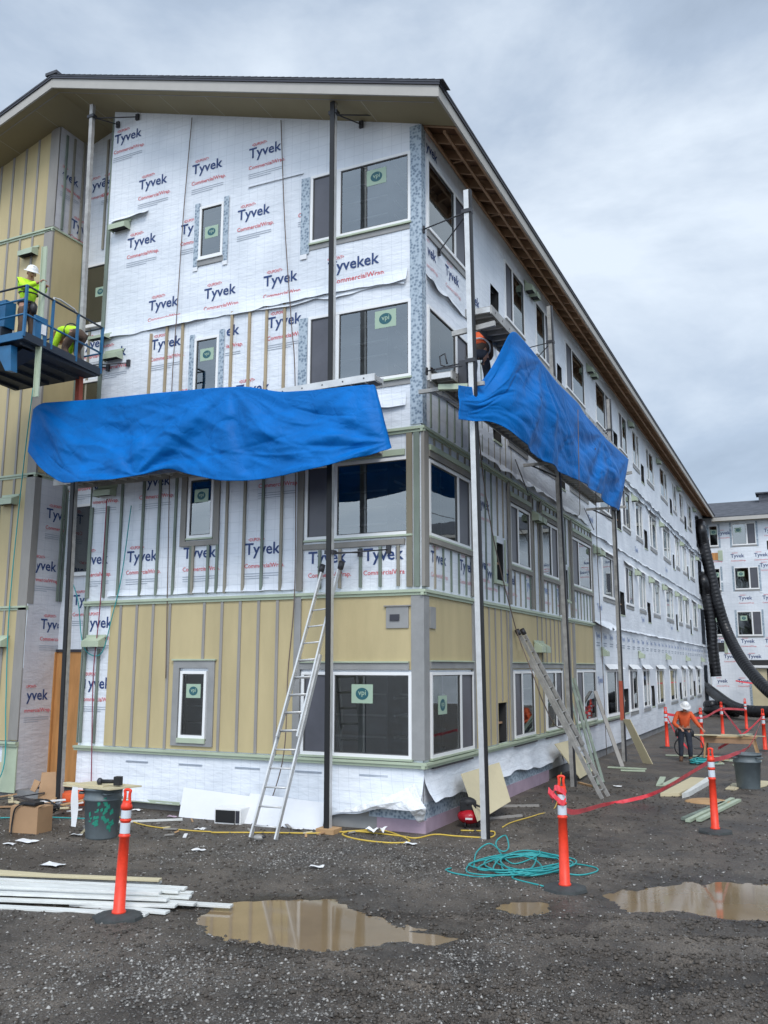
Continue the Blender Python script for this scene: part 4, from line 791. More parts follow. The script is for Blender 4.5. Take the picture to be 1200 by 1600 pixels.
m = MB(); m.wb(T2, 0.35, 0.85, 9.95, 10.45, 0.03, 0.06, 'plywood'); m.wb(T2, 0.86, 1.15, 9.9, 10.6, 0.03, 0.06, 'green'); m.wb(T2, 0.9, 1.1, 3.7, 4.5, 0.03, 0.06, 'green'); m.wb(T2, 0.2, .88, 3.8, 4.4, 0.03, 0.05, 'dark')
m.wb(T2, 2.35, 6.0, 2.9, 3.25, 0.02, 0.08, 'dark'); m.wb(T2, 2.35, 6, 2.75, 2.9, 0.03, 0.3, 'wht'); m.wb(T2, 2.45, 3.4, 0.1, 2.7, 0.03, 0.06, 'panel'); m.wb(T2, 3.41, 3.8, 0.1, 2.7, 0.03, 0.05, 'dark'); m.wb(T2, 2.3, 2.44, 0.1, 2.75, 0.03, 0.05, 'tape')
m.wb(T2, 3.95, 4.6, 10.5, 11.1, -0.3, -0.25, 'dark'); split_build(m, 'opening_board', W2)
m = MB(); y0, z0 = 49.0, 12.75; y1, z1 = 58.0, 15.25
m.hexa([(-0.2, y0, z0), (30, y0, z0), (30, y1, z1), (-6, y1, z1), (-0.2, y0, z0 + 0.06), (30, y0, z0 + .06), (30, y1, z1 + .06), (-6, y1, z1 + .06)], 'shingle'); m.hexa([(-6, y1, z1), (30, y1, z1), (30, y1 + 9, z0), (-6, y1 + 9, z0), (-6, y1, z1 + .06), (30, y1, z1 + .06), (30, y1 + 9, z0 + .06), (-6, y1 + 9, z0 + .06)], 'shingle')
m.build('roof', W2)
m = MB(); m.box((0.6, 48.96, 12.5), (30, 49.0, 12.74), 'fascia'); m.box((0.6, 49.0, 12.56), (30, 49.8, 12.6), 'soffit'); m.build('fascia', W2)
m = MB(); m.box((3.4, 56.2, 14.7), (4.9, 57.4, 15.45), 'shingle'); m.box((3.2, 56.0, 15.45), (5.1, 57.6, 15.55), 'shingle'); m.build('roof_vent', W2)

# ------------------------------------------------------------------ neighbour across the yard (seen mirrored in the side windows)
NB = thing('neighbour_house', 'pale green lap sided building across the yard mirrored in the side windows', 'building', (26, 10, 0))
m = MB(); m.box((0.05, -18, 0), (10, 30, 8.4), 'nsiding')
for i in range(42): z = 0.2 * i; m.hexa([(-0.03, -18.02, z), (0.05, -18.02, z), (0.05, 30.02, z), (-0.03, 30.02, z), (0.03, -18.02, z + .2), (0.05, -18.02, z + .2), (0.05, 30.02, z + .2), (0.03, 30.02, z + .2)], 'nsiding')
m.build('wall', NB)
m = MB(); m.hexa([(-0.7, -19, 8.4), (5, -19, 11), (5, 31, 11), (-0.7, 31, 8.4), (-0.7, -19, 8.6), (5, -19, 11.2), (5, 31, 11.2), (-0.7, 31, 8.6)], 'shingle'); m.hexa([(5, -19, 11), (10.7, -19, 8.4), (10.7, 31, 8.4), (5, 31, 11), (5, -19, 11.2), (10.7, -19, 8.6), (10.7, 31, 8.6), (5, 31, 11.2)], 'shingle'); m.build('roof', NB)
for yy in (-14, -8, -1, 6, 13, 20, 26):
    for zz in (1.2, 4.6): m = MB(); m.box((-0.06, yy, zz), (0.06, yy + 1.8, zz + 1.5), 'vinyl'); w_ = m.build('window', NB); m = MB(); m.box((-0.065, yy + .08, zz + .08), (-0.061, yy + 1.72, zz + 1.42), 'glass'); m.build('pane', w_)

# ------------------------------------------------------------------ pump jack poles
def pole(label, base, top, wallT, wu, braces, face, mats=('alud', 'black'), red=None):
    base = Vector(base); top = Vector(top); o = thing('scaffold_pole', label, 'scaffold pole', base, group='scaffold poles along the building')
    d = (top - base); m = MB(); s = 0.05
    off = Vector((0, 0.055, 0)) if face == 'F' else Vector((-0.055, 0, 0))
    m.bar((0, 0, 0), d, 0.09, 0.09, mats[0], up=(0, 1, 0)); m.build('pole', o)
    m = MB(); q = -off * 1.25
    fr = 1.0 if red != (7.4, 8.9) else 7.4 / d.z
    m.bar(q, Vector(q) + d * fr, 0.092 if face == 'F' else 0.03, 0.025 if face == 'F' else 0.092, mats[1], up=(0, 1, 0)); m.build('rubber_face', o)
    if red:
        m = MB(); a, b = red; m.bar(d * (a / d.z) - off * 0.2, d * (b / d.z) - off * 0.2, 0.112, 0.112, 'rust', up=(0, 1, 0)); m.build('sleeve', o)
    for z in braces:
        p = d * (z / d.z); m = MB()
        if face == 'F': e1, e2 = Vector((0.28, -base.y - 0.05, 0.05)), Vector((0.85, -base.y - 0.05, 0.08))
        else: e1, e2 = Vector((-base.x + 0.03, 0.45, 0.1)), Vector((-base.x + 0.03, 1.25, 0.0))
        m.tube([p, p + e1], 0.013, 'steel'); m.tube([p + Vector((0, 0, -.03)), p + e2], 0.013, 'steel')
        for e_ in (e1, e2): m.box(p + e_ - Vector((.04, .02, .07)), p + e_ + Vector((.04, .03, .07)), 'steel')
        m.bar(p - Vector((0.09, 0, 0)), p + Vector((0.09, 0, 0)), 0.13, 0.07, 'steel'); m.build('wall_brace', o)
    return o
pole('black faced scaffold pole rising past the corner window behind the tarp', (-1.46, -0.65, 0.09), (-1.53, -0.65, 13.5), None, 0, (4.65, 13.2), 'F', mats=('alu', 'black'))
pole('silver scaffold pole at the left end of the front tarp', (-7.53, -0.57, 0.05), (-7.85, -0.57, 15.35), None, 0, (9.1, 15.0), 'F', mats=('alud', 'black'), red=(7.4, 8.9))
pole('tall silver scaffold pole just right of the building corner', (1.08, -0.03, 0.0), (1.08, -0.44, 11.15), None, 0, (10.75, 8.0), 'R', mats=('alu', 'black'))
pole('dark scaffold pole behind the leaning ladder', (0.84, 6.96, 0.0), (0.84, 6.1, 11.5), None, 0, (10.6,), 'R', mats=('alud', 'steel'))
pole('scaffold pole at the far end of the side tarp with red foot sleeve', (0.84, 13.31, 0.0), (0.84, 13.2, 11.1), None, 0, (10.1,), 'R', mats=('alud', 'steel'), red=(1.2, 2.35))
m = MB(); m.box((-1.62, -0.80, -0.02), (-1.28, -0.50, 0.09), 'wood'); tag(m.build('wood_block', bevel=0.006), 'short wood block under the foot of the corner window pole', 'wood block')
m = MB(); m.box((-7.85, -0.72, -0.02), (-7.2, -0.42, 0.05), 'wood'); tag(m.build('wood_pad', bevel=0.006), 'flat wood pad under the leftmost scaffold pole', 'wood pad')

# ------------------------------------------------------------------ staging planks and benches
def plank(name, label, p, size, rz=0.0, holes=True):
    o = thing(name, label, 'scaffold plank', p, rz); L, W_, H_ = size
    m = MB(); kk = 'alu' if size[0] == 8.2 else 'alud'; m.box((-W_ / 2, 0, 0), (-W_ / 2 + 0.03, L, H_), kk); m.box((W_ / 2 - 0.03, 0, 0), (W_ / 2, L, H_), kk); m.box((-W_ / 2 + .031, 0, H_ * 0.2), (W_ / 2 - .031, 0.05, H_ * 0.8), 'alu')
    if holes:
        n = int(L / 0.42)
        for i in range(n):
            for sx_ in (-W_ / 2 - 0.002, W_ / 2 + 0.002): m.box((sx_ - 0.003, 0.2 + i * 0.42, H_ * 0.42), (sx_ + 0.003, 0.225 + i * 0.42, H_ * 0.6), 'steel')
    m.build('side_rail', o)
    m = MB(); m.box((-W_ / 2 + 0.031, 0.05, H_ - 0.03), (W_ / 2 - 0.031, L, H_), 'alud')
    for i in range(int(L / 0.3)): m.box((-W_ / 2 + 0.031, 0.25 + i * 0.3, H_ * 0.35), (W_ / 2 - 0.031, 0.29 + i * 0.3, H_ - 0.031), 'alu')
    m.build('deck', o); return o
plank('scaffold_plank', 'aluminium plank edge showing above the front tarp', (-0.40, -0.95, 7.62), (8.2, 0.34, 0.13), R(90) - 0.03)
plank('scaffold_platform', 'front walking platform behind the blue tarp', (-0.75, -0.28, 6.55), (7.6, 0.45, 0.15), R(90))
plank('work_bench', 'raised aluminium bench at the head of the side tarp', (1.15, -0.12, 8.90), (12.6, 0.50, 0.16))
plank('walking_platform', 'lower walking platform along the side wall under the tarp', (0.60, -0.55, 7.66), (13.4, 0.42, 0.15))
m = MB(); m.bar((0.50, -0.42, 7.57), (1.0, -0.30, 7.55), 0.09, 0.10, 'green'); tag(m.build('support_beam', bevel=0.005), 'pale green beam sticking out under the lower platform end', 'beam')
m = MB()
for y in (-0.2, 6.3, 13.1):
    o = thing('platform_bracket', 'metal bracket carrying the side platform on ' + {-0.2: 'the corner pole', 6.3: 'the middle pole', 13.1: 'the far pole'}[y], 'bracket', (1.0, y, 7.6), group='pump jack brackets')
    m = MB(); m.bar((-0.95, -0.03, 0), (0.28, -0.03, 0), 0.06, 0.07, 'alud'); m.bar((-0.15, -0.03, -0.35), (-0.75, -0.03, -0.02), 0.04, 0.04, 'steel'); m.bar((-0.3, -0.04, 0.98), (0.5, -0.04, 1.05), 0.06, 0.09, 'alud'); split_build(m, 'arm', o)
    m = MB(); m.box((-0.16, -0.1, -0.1), (-0.02, 0.08, 0.45), 'steel'); m.tube([(-0.35, -0.1, 0.35), (-0.5, -0.1, 0.42), (-0.52, -0.1, 0.58), (-0.42, -0.1, 0.62), (-0.38, -0.1, 0.42)], 0.014, 'steel'); m.bar((-0.6, -0.1, 0.35), (-0.1, -0.1, 0.35), 0.025, 0.025, 'steel'); m.build('jack', o)

# ------------------------------------------------------------------ tarpaulins
def interp(P, s):
    P = np.array(P, float); d = np.r_[0, np.cumsum(np.linalg.norm(np.diff(P, axis=0), axis=1))]; d /= d[-1]
    return np.stack([np.interp(s, d, P[:, i]) for i in range(3)], -1)
def smoothpoly(P, n=160):
    q = interp(P, np.linspace(0, 1, n)); k = np.ones(7) / 7; r = q.copy()
    for i in range(3): r[3:-3, i] = np.convolve(q[:, i], k, 'valid')
    return r
def tarp(name, label, top, bot, normal, anchors, seed, nu=200, nv=90, bulge=0.12):
    T_ = smoothpoly(top); B_ = smoothpoly(bot); U, V = np.meshgrid(np.linspace(0, 1, nu), np.linspace(0, 1, nv))
    t = interp(T_, U[0]); b = interp(B_, U[0]); A = t[None] * (1 - V[..., None]) + b[None] * V[..., None]
    L = Lattice(seed); D = bulge * np.sin(V * math.pi) * (0.7 + 0.6 * fbm(L, U * 4, V * 2, 2)); LN = 7.0
    for (au, av, n, a, ph) in anchors:
        dx = (U - au) * LN; dy = (V - av) * 1.9; r = np.hypot(dx, dy) + 1e-3; th = np.arctan2(dy, dx)
        w = np.sin(th * n + ph + 2.2 * fbm(L, U * 7 + au * 9, V * 4, 3)); w = np.sign(w) * np.abs(w) ** 0.8
        D = D + a * w * (r / (r + 0.5)) * np.exp(-r / 3.0)
    D = D * 0.75 + 0.015 * fbm(L, U * 9 + V * 3, V * 6 - U * 4, 3) + 0.03 * (0.5 - np.abs(fbm(L, U * 12 - V * 6 + 3, V * 2.6 + U * 5, 2)) * 3)
    D = D * np.clip(U * 14, 0.15, 1) * np.clip((1 - U) * 14, 0.2, 1)
    D = D * (0.12 + 0.88 * np.minimum(1, V * 1.8))
    for q_ in range(5):
        au, av = anchors[q_ % len(anchors)][:2]; dx = (U - au) * LN + 1e-3; dy = (V - av) * 1.9; th = np.arctan2(dy, dx); r = np.hypot(dx, dy)
        nz = fbm(L, th * 2.6 + q_ * 5.1, r * 0.45 + q_, 2); D = D + 0.012 * np.exp(-(nz / 0.030) ** 2) * np.clip(V * 4, 0, 1) * np.clip(U * 14, 0, 1) * np.clip((1 - U) * 14, 0, 1) * (1 if q_ % 2 else -1)
    A = A + D[..., None] * np.array(normal)
    m = MB(); m.grid(A, 'tarp'); o = m.build(name); sd_ = o.modifiers.new('thickness', 'SOLIDIFY'); sd_.thickness = 0.006
    return tag(o, label, 'tarp')
top = [FP(x, y, q) for x, y, q in ((52, 640, -1.1), (62, 630, -1.12), (150, 624, -1.12), (250, 614, -1.12), (340, 606, -1.12), (385, 604, -1.12), (440, 613, -1.14), (500, 609, -1.14), (583, 600, -1.12), (587, 605, -1.0))]
bot = [FP(x, y, q) for x, y, q in ((44, 706, -1.2), (66, 735, -1.25), (95, 755, -1.25), (180, 751, -1.3), (235, 738, -1.28), (262, 730, -1.2), (290, 740, -1.25), (350, 753, -1.3), (400, 750, -1.3), (450, 744, -1.3), (520, 728, -1.3), (560, 716, -1.3), (600, 705, -1.25), (612, 700, -1.1))]
tarp('front_tarp', 'long blue tarp hung across the front of the building', top, bot, (0, -1, 0), [(0.0, 0.0, 9, 0.13, 0.3), (0.62, 0.0, 8, 0.15, 1.0), (0.37, 1.0, 8, 0.10, 2.0), (1.0, 0.9, 9, 0.14, 0.5), (0.62, 0.0, 17, 0.035, 0.2), (0.95, 0.0, 10, 0.07, .2)], 71)
P3 = lambda px, py, x: RP(px, py, x)
top = [P3(716, 602, 1.05), P3(745, 606, 1.1), P3(768, 575, 1.3), P3(786, 540, 1.45), P3(800, 512, 1.55), P3(830, 545, 1.6), P3(870, 598, 1.6), P3(905, 632, 1.6), P3(914, 648, 1.6), P3(945, 684, 1.6), P3(982, 718, 1.6)]
bot = [P3(716, 655, 1.05), P3(742, 659, 1.15), P3(775, 656, 1.4), P3(800, 676, 1.6), P3(830, 705, 1.65), P3(860, 726, 1.65), P3(900, 752, 1.65), P3(925, 766, 1.65), P3(944, 776, 1.62), P3(952, 790, 1.6), P3(966, 798, 1.6)]
tarp('side_tarp', 'crumpled blue tarp slung from the scaffold along the side wall', top, bot, (1, 0, 0), [(0.30, 0.0, 10, 0.15, 0.2), (0.72, 0.05, 9, 0.12, 1.0), (1.0, 0.0, 8, 0.10, 0.6), (0.3, 0.0, 19, 0.04, 0.5), (0.0, 0.5, 5, 0.08, 0)], 72, bulge=0.16)

# ------------------------------------------------------------------ ladders
def ladder(label, b0, b1, t0, t1, n, lap, mats='alu', name='extension_ladder'):
    b0, b1, t0, t1 = map(Vector, (b0, b1, t0, t1)); o = thing(name, label, 'ladder', (b0 + b1) / 2); q = (b0 + b1) / 2
    b0 -= q; b1 -= q; t0 -= q; t1 -= q; nrm = (b1 - b0).cross(t0 - b0).normalized()
    if nrm.z < 0: nrm = -nrm
    for nm, s0, s1, off, sh in (('base_section', 0.0, lap[1], 0.0, 0.0), ('fly_section', lap[0], 1.0, -0.055, 0.06)):
        m = MB(); a0 = b0.lerp(t0, s0) - nrm * off; a1 = b0.lerp(t0, s1) - nrm * off; c0 = b1.lerp(t1, s0) - nrm * off; c1 = b1.lerp(t1, s1) - nrm * off
        k = (c0 - a0) * sh; a0 += k; c0 -= k; a1 += k; c1 -= k
        m.bar(a0, a1, 0.03, 0.08, mats, up=nrm); m.bar(c0, c1, 0.03, 0.08, mats, up=nrm); m.build(nm, o)
        for i in range(n):
            f = (i + 0.6) / n
            if s0 + 0.01 < f < s1 - 0.01:
                p = b0.lerp(t0, f) - nrm * off + k; r = b1.lerp(t1, f) - nrm * off - k; mm = MB(); mm.tube([p, r], 0.016, mats, 6); mm.build('rung', o)
    for p in (t0, t1):
        m = MB(); m.tube([p + (t0 - b0).normalized() * 0.02 + nrm * 0.05, p + (t0 - b0).normalized() * 0.16 + nrm * 0.05], 0.055, 'steel', 10); m.build('rubber_end', o)
    return o
tl = ladder('silver extension ladder leaning on the front wall beside the corner window', (-2.32, -1.68, 0.03), (-1.86, -1.66, 0.03), (-1.93, -0.16, 4.42), (-1.53, -0.16, 4.46), 15, (0.35, 0.66))
t_ = GP(938, 1247); ladder('silver extension ladder leaning on the side wall', (1.88, 5.22, 0.02), (1.92, 5.66, 0.02), (0.12, 5.25, 3.42), (0.12, 5.66, 3.45), 13, (0.3, 0.85), 'alud')

# ------------------------------------------------------------------ delineators and caution tape
def delineator(label, x, y, rz=0.0, lean=0.0):
    o = thing('delineator_post', label, 'delineator', (x, y, hz(x, y)), rz, 'orange delineator posts round the yard')
    m = MB(); a = [2 * math.pi * (i + 0.5) / 8 for i in range(8)]
    for zz0, zz1, r0, r1 in ((0, 0.035, 0.29, 0.28), (0.035, 0.06, 0.28, 0.16)):
        m.add([(r0 * math.cos(t), r0 * math.sin(t), zz0) for t in a] + [(r1 * math.cos(t), r1 * math.sin(t), zz1) for t in a], [(i, (i + 1) % 8, 8 + (i + 1) % 8, 8 + i) for i in range(8)] + [tuple(8 + i for i in range(8))], 'rubber')
    m.build('base', o)
    lx = lambda z: (lean * z, 0, z); pr_ = [(0.05, .078), (.08, .078), (.085, .066), (.55, .060), (.86, .055), (.865, .064), (.885, .064), (.89, .055), (.925, .055), (1.03, .054), (1.035, .062), (1.055, .062), (1.06, .053), (1.165, .052), (1.17, .064), (1.20, .064), (1.23, .05), (1.25, .03)]
    m = MB(); m.tube([lx(z) for z, r in pr_], [r for z, r in pr_], 'orange', 16); m.build('post', o)
    for z0, z1 in ((0.905, 1.02), (1.068, 1.155)):
        m = MB(); m.tube([lx(z0), lx(z1)], [0.0575, 0.056], 'refl', 16, cap=False); m.build('reflective_band', o)
    m = MB(); pts = [(0.035 * 1.0 * c + lean * (1.24 + h), 0, 1.22 + h) for c, h in ((-1.2, 0), (-.85, .06), (-.8, .11), (-1.0, .145), (0, .155), (1.0, .145), (.8, .11), (.85, .06), (1.2, 0))]
    m.tube(spline(pts, 4), 0.017, 'orange', 8); m.build('loop_handle', o); return o
D = {}
x, y, _ = GP(185, 1434); d0 = delineator('orange delineator post standing by the white boards at lower left', x, y, 0.2, 0.028)
P_ = {'mid': (883, 1391, 'orange delineator post behind the teal hose with red tape tied on top'), 'right': (1118, 1301, 'orange delineator post between green trims and the grey bin')}
for k_, (px, py, lb) in P_.items(): x, y, _ = GP(px, py); D[k_] = delineator(lb, x, y, 0.3 if k_ == 'mid' else 0.1, -0.006)
x, y, _ = GP(1043, 1169); D['a'] = copy_tree(D['mid'], (x, y, 0), 0.1, 'far orange delineator post left of the worker in orange')
for px, py, lb in ((1098, 1171, 'orange delineator post just right of the worker in orange'), (1130, 1152, 'orange delineator post behind the sawing table'), (1167, 1141, 'farthest orange delineator post in front of the black hose'), (1196, 1174, 'orange delineator post at the right edge of the yard')):
    x, y, _ = GP(px, py); D[lb[:12] + str(px)] = copy_tree(D['mid'], (x, y, 0), 0.4, lb)
def ribbon(name, label, pts, w=0.07, seed=1, k='tapeR', tw=1.3):
    P = spline(pts, 10); m = MB(); L = Lattice(seed); A = [[], []]
    for i, p in enumerate(P):
        a = 1.2 + tw * float(L(i * 0.22, 3.5)) - tw / 2 + 0.25 * math.sin(i * 1.7); up = np.array((0.25 * math.cos(a), 0.35 * math.cos(a), math.sin(a))); up /= np.linalg.norm(up); A[0].append(p + up * w / 2); A[1].append(p - up * w / 2)
    m.grid(np.array(A), k, False); o = m.build(name); q = o.modifiers.new('t', 'SOLIDIFY'); q.thickness = 0.002; return tag(o, label, 'caution tape', 'red caution tape')
def tp(k_, z=1.18): p = D[k_].location; return (p.x, p.y, z)
KS = [k_ for k_ in D if k_ not in ('mid', 'right', 'a')]
g1 = lambda px, py, z=0.03: tuple(GP(px, py, z))
ribbon('caution_tape', 'red caution tape sagging to the ground between two front posts', [tp('mid'), tuple(np.array(tp('mid')) * 0.8 + np.array(g1(925, 1258)) * 0.2 - np.array((0, 0, .22))), g1(945, 1257, 0.08), g1(985, 1250, 0.08), g1(1030, 1236, 0.3), tp('right')], 0.075, 1)
ribbon('caution_tape', 'red caution tape wound round the top of the post by the teal hose', [(D['mid'].location.x - 0.12, D['mid'].location.y, 1.08), (D['mid'].location.x - 0.07, D['mid'].location.y - 0.07, 1.24), (D['mid'].location.x + 0.06, D['mid'].location.y - 0.07, 1.17), (D['mid'].location.x + 0.02, D['mid'].location.y - .08, 1.06), (D['mid'].location.x - 0.17, D['mid'].location.y - .02, 1.20), (D['mid'].location.x - 0.13, D['mid'].location.y + .05, 1.10)], 0.07, 3)
ribbon('caution_tape', 'red caution tape from the right post back over the sawing table', [tp('right'), tuple(np.array(tp('right')) * .75 + np.array(tp(KS[3])) * .25 - (0, 0, .25)), tuple(np.array(tp('right')) * .4 + np.array(tp(KS[3])) * .6 - (0, 0, .45)), tp(KS[3])], 0.08, 4)
ribbon('caution_tape', 'long red caution tape stretched along the far posts', [tp('a', 1.15), tp(KS[0], 1.05), tp(KS[1], 1.1), tp(KS[2], 0.9)], 0.09, 5)
ribbon('caution_tape', 'red tape trailing from the far left post', [tp('a', 1.15), tuple(np.array(tp('a')) + (0.35, -0.2, -.7)), tuple(np.array(tp('a')) + (0.7, -0.3, -1.13))], 0.09, 6)
ribbon('caution_tape', 'red tape drooping from behind the sawing table to its boards', [tp(KS[1], 1.15), tuple(np.array(tp(KS[1])) + (0.5, -1.5, -.5)), tuple(np.array(tp(KS[1])) + (0.9, -2.6, -.9))], 0.10, 7)
ribbon('caution_tape', 'faded red tape hanging at the right edge of the yard', [tp(KS[3], 1.15), tuple(np.array(tp(KS[3])) + (-.5, -1.5, -.5)), tuple(np.array(tp(KS[3])) + (-1.2, -3.0, -.9))], 0.08, 8)
ribbon('caution_tape', 'red tape tied across the far boarded opening', [(1.5, 49.2, 1.9), (2.6, 49.0, 1.75), (5.2, 49.0, 1.6)], 0.09, 9)

# ------------------------------------------------------------------ people
def skin_mesh(J, Eg, rad, root, sub=1):
    names = list(J); me = bpy.data.meshes.new('s'); me.from_pydata([J[n] for n in names], [(names.index(a), names.index(b)) for a, b in Eg], [])
    ob = bpy.data.objects.new('s', me); COL.objects.link(ob); ob.modifiers.new('k', 'SKIN'); s = ob.modifiers.new('b', 'SUBSURF'); s.levels = sub; s.render_levels = sub
    for i, n in enumerate(names): r = rad.get(n, 0.03); me.skin_vertices[0].data[i].radius = (r, r) if not isinstance(r, tuple) else r; me.skin_vertices[0].data[i].use_root = (n == root)
    bpy.context.view_layer.update(); ev = ob.evaluated_get(bpy.context.evaluated_depsgraph_get()).to_mesh()
    V = [tuple(v.co) for v in ev.vertices]; Fc = [tuple(p.vertices) for p in ev.polygons]; bpy.data.objects.remove(ob); bpy.data.meshes.remove(me); return V, Fc
def person(label, loc, rz, J, shirt, legs, hatc='wht', vest=None, hat=True, name='person', belt=False, hatdir=(0, 1)):
    J = {k_: Vector(v) for k_, v in J.items()}; o = thing(name, label, 'person', loc, rz)
    for s in 'LR':                                       # hands: palm and five unequal fingers
        w = J['wr' + s]; d = (w - J['el' + s]).normalized(); sd_ = d.cross(Vector((0, 0, 1)));
        sd_ = sd_.normalized() if sd_.length > 0.1 else Vector((1, 0, 0)); dn = sd_.cross(d)
        J['pa' + s] = w + d * 0.05
        for i, (o1, ln) in enumerate(((-0.030, 0.070), (-0.010, 0.080), (0.011, 0.076), (0.031, 0.060))):
            J['f%d%s' % (i, s)] = w + d * 0.095 + sd_ * o1; J['g%d%s' % (i, s)] = w + d * (0.095 + ln * 0.6) + sd_ * o1 - dn * 0.035
        J['th' + s] = w + d * 0.06 - sd_ * 0.05 - dn * 0.01; J['ti' + s] = w + d * 0.10 - sd_ * 0.06 - dn * 0.03
    E = [('pel', 'spi'), ('spi', 'che'), ('che', 'nec'), ('nec', 'hea')]; rad = dict(pel=0.13, spi=0.125, che=0.15, nec=0.06, hea=0.075)
    for s in 'LR':
        E += [('che', 'sh' + s), ('sh' + s, 'el' + s), ('el' + s, 'wr' + s), ('wr' + s, 'pa' + s), ('pel', 'hi' + s), ('hi' + s, 'kn' + s), ('kn' + s, 'an' + s), ('an' + s, 'to' + s)]
        rad.update({'sh' + s: 0.07, 'el' + s: 0.045, 'wr' + s: 0.03, 'pa' + s: (0.036, 0.02), 'hi' + s: 0.095, 'kn' + s: 0.062, 'an' + s: 0.04, 'to' + s: 0.035})
        for i in range(4): E += [('pa' + s, 'f%d%s' % (i, s)), ('f%d%s' % (i, s), 'g%d%s' % (i, s))]; rad.update({'f%d%s' % (i, s): 0.010, 'g%d%s' % (i, s): 0.008})
        E += [('pa' + s, 'th' + s), ('th' + s, 'ti' + s)]; rad.update({'th' + s: 0.012, 'ti' + s: 0.009})
    V, Fc = skin_mesh(J, E, rad, 'pel'); m = MB(); m.add(V, Fc, 'skin', True)
    h = J['hea']; up = (J['hea'] - J['nec']).normalized(); fw = Vector((hatdir[0], hatdir[1], 0)); fw = (fw - up * fw.dot(up)).normalized(); sd2 = fw.cross(up)
    Mx = Matrix((sd2, fw, up)).transposed()
    mm = MB(); mm.ell((0, 0, 0.03), (0.078, 0.098, 0.12), 'skin', 14, 10); mm.ell((0, 0.10, 0.0), (0.014, 0.024, 0.022), 'skin', 8, 6); mm.ell((0.08, 0, 0.0), (0.012, 0.022, 0.032), 'skin', 8, 6); mm.ell((-0.08, 0, 0.0), (0.012, 0.022, 0.032), 'skin', 8, 6)
    mm.ell((0.03, 0.088, 0.03), (0.012, 0.010, 0.007), 'wht', 8, 6); mm.ell((-0.03, 0.088, 0.03), (0.012, 0.010, 0.007), 'wht', 8, 6); mm.ell((0, 0.088, -0.045), (0.024, 0.010, 0.007), 'ropeR', 8, 6)
    for kk in range(len(mm.f)): m.add([h + Mx @ Vector(mm.v[i]) for i in mm.f[kk]], [tuple(range(len(mm.f[kk])))], mm.mats[mm.m[kk]], True)
    m.build('body', o)
    def cloth(nm, keys, eg, radd, k_, root): V, Fc = skin_mesh({q: J[q] for q in keys}, eg, radd, root); c = MB(); c.add(V, Fc, k_, True); return c.build(nm, o)
    ks = ['pel', 'spi', 'che', 'nk', 'shL', 'shR', 'elL', 'elR', 'waL', 'waR']; J['nk'] = J['che'].lerp(J['nec'], 0.6); J['waL'] = J['elL'].lerp(J['wrL'], 0.85); J['waR'] = J['elR'].lerp(J['wrR'], 0.85)
    cloth('shirt', ks, [('pel', 'spi'), ('spi', 'che'), ('che', 'nk'), ('che', 'shL'), ('che', 'shR'), ('shL', 'elL'), ('shR', 'elR'), ('elL', 'waL'), ('elR', 'waR')], dict(pel=0.155, spi=0.155, che=0.178, nk=0.08, shL=0.092, shR=0.092, elL=0.066, elR=0.066, waL=0.05, waR=0.05), shirt, 'che')
    J['cuL'] = J['knL'].lerp(J['anL'], 0.92); J['cuR'] = J['knR'].lerp(J['anR'], 0.92); J['wst'] = J['pel'].lerp(J['spi'], 0.3)
    cloth('trousers', ['wst', 'pel', 'hiL', 'hiR', 'knL', 'knR', 'cuL', 'cuR'], [('wst', 'pel'), ('pel', 'hiL'), ('pel', 'hiR'), ('hiL', 'knL'), ('hiR', 'knR'), ('knL', 'cuL'), ('knR', 'cuR')], dict(wst=0.15, pel=0.15, hiL=0.115, hiR=0.115, knL=0.082, knR=0.082, cuL=0.07, cuR=0.07), legs, 'pel')
    if shirt == 'hivis' or vest:
        c = MB(); ax_ = (J['che'] - J['spi']).normalized(); ce = J['spi'].lerp(J['che'], 0.35); p1 = ax_.orthogonal().normalized(); p2 = ax_.cross(p1); rr_ = 0.182 if not vest else 0.20
        c.tube([ce + (p1 * math.cos(t) + p2 * math.sin(t)) * rr_ for t in np.linspace(0, 2 * math.pi, 18)], 0.016, 'refl' if vest else 'steel', 6); c.build('chest_strap', o)
    for s in 'LR':
        a, t = J['an' + s], J['to' + s]; c = MB(); c.tube([a + Vector((0, 0, 0.10)), a, a + Vector((0, 0, -0.04))], [0.058, 0.06, 0.055], 'boot', 10); c.tube([a + Vector((0, 0, -0.03)) - (t - a) * 0.25, a.lerp(t, 0.5) + Vector((0, 0, -.02)), t], [0.05, 0.055, 0.045], 'boot', 10); c.build('boot', o)
    if hat:
        c = MB(); pf = [(0.0, 0.155), (0.06, 0.145), (0.105, 0.11), (0.122, 0.06), (0.128, 0.035), (0.17, 0.022), (0.172, 0.012)]; n = 18; vs = []
        for r, z in pf: vs += [h + Mx @ Vector((r * math.cos(t) * 0.92, r * math.sin(t) * 1.08, z + 0.035)) for t in [2 * math.pi * i / n for i in range(n)]]
        c.add(vs, [(i * n + j, i * n + (j + 1) % n, (i + 1) * n + (j + 1) % n, (i + 1) * n + j) for i in range(len(pf) - 1) for j in range(n)], hatc, True)
        c.add([h + Mx @ Vector(q) for q in ((-0.02, 0.115, 0.12), (0.02, 0.115, 0.12), (0.02, 0.10, 0.16), (-0.02, 0.10, 0.16))], [(0, 1, 2, 3)], 'drip'); c.build('hard_hat', o)
    if vest:
        c = MB()
        V, Fc = skin_mesh({q: J[q] for q in ('spi', 'che', 'nk')}, [('spi', 'che'), ('che', 'nk')], dict(spi=0.172, che=0.195, nk=0.10), 'che'); c.add(V, Fc, vest, True); c.build('vest', o)
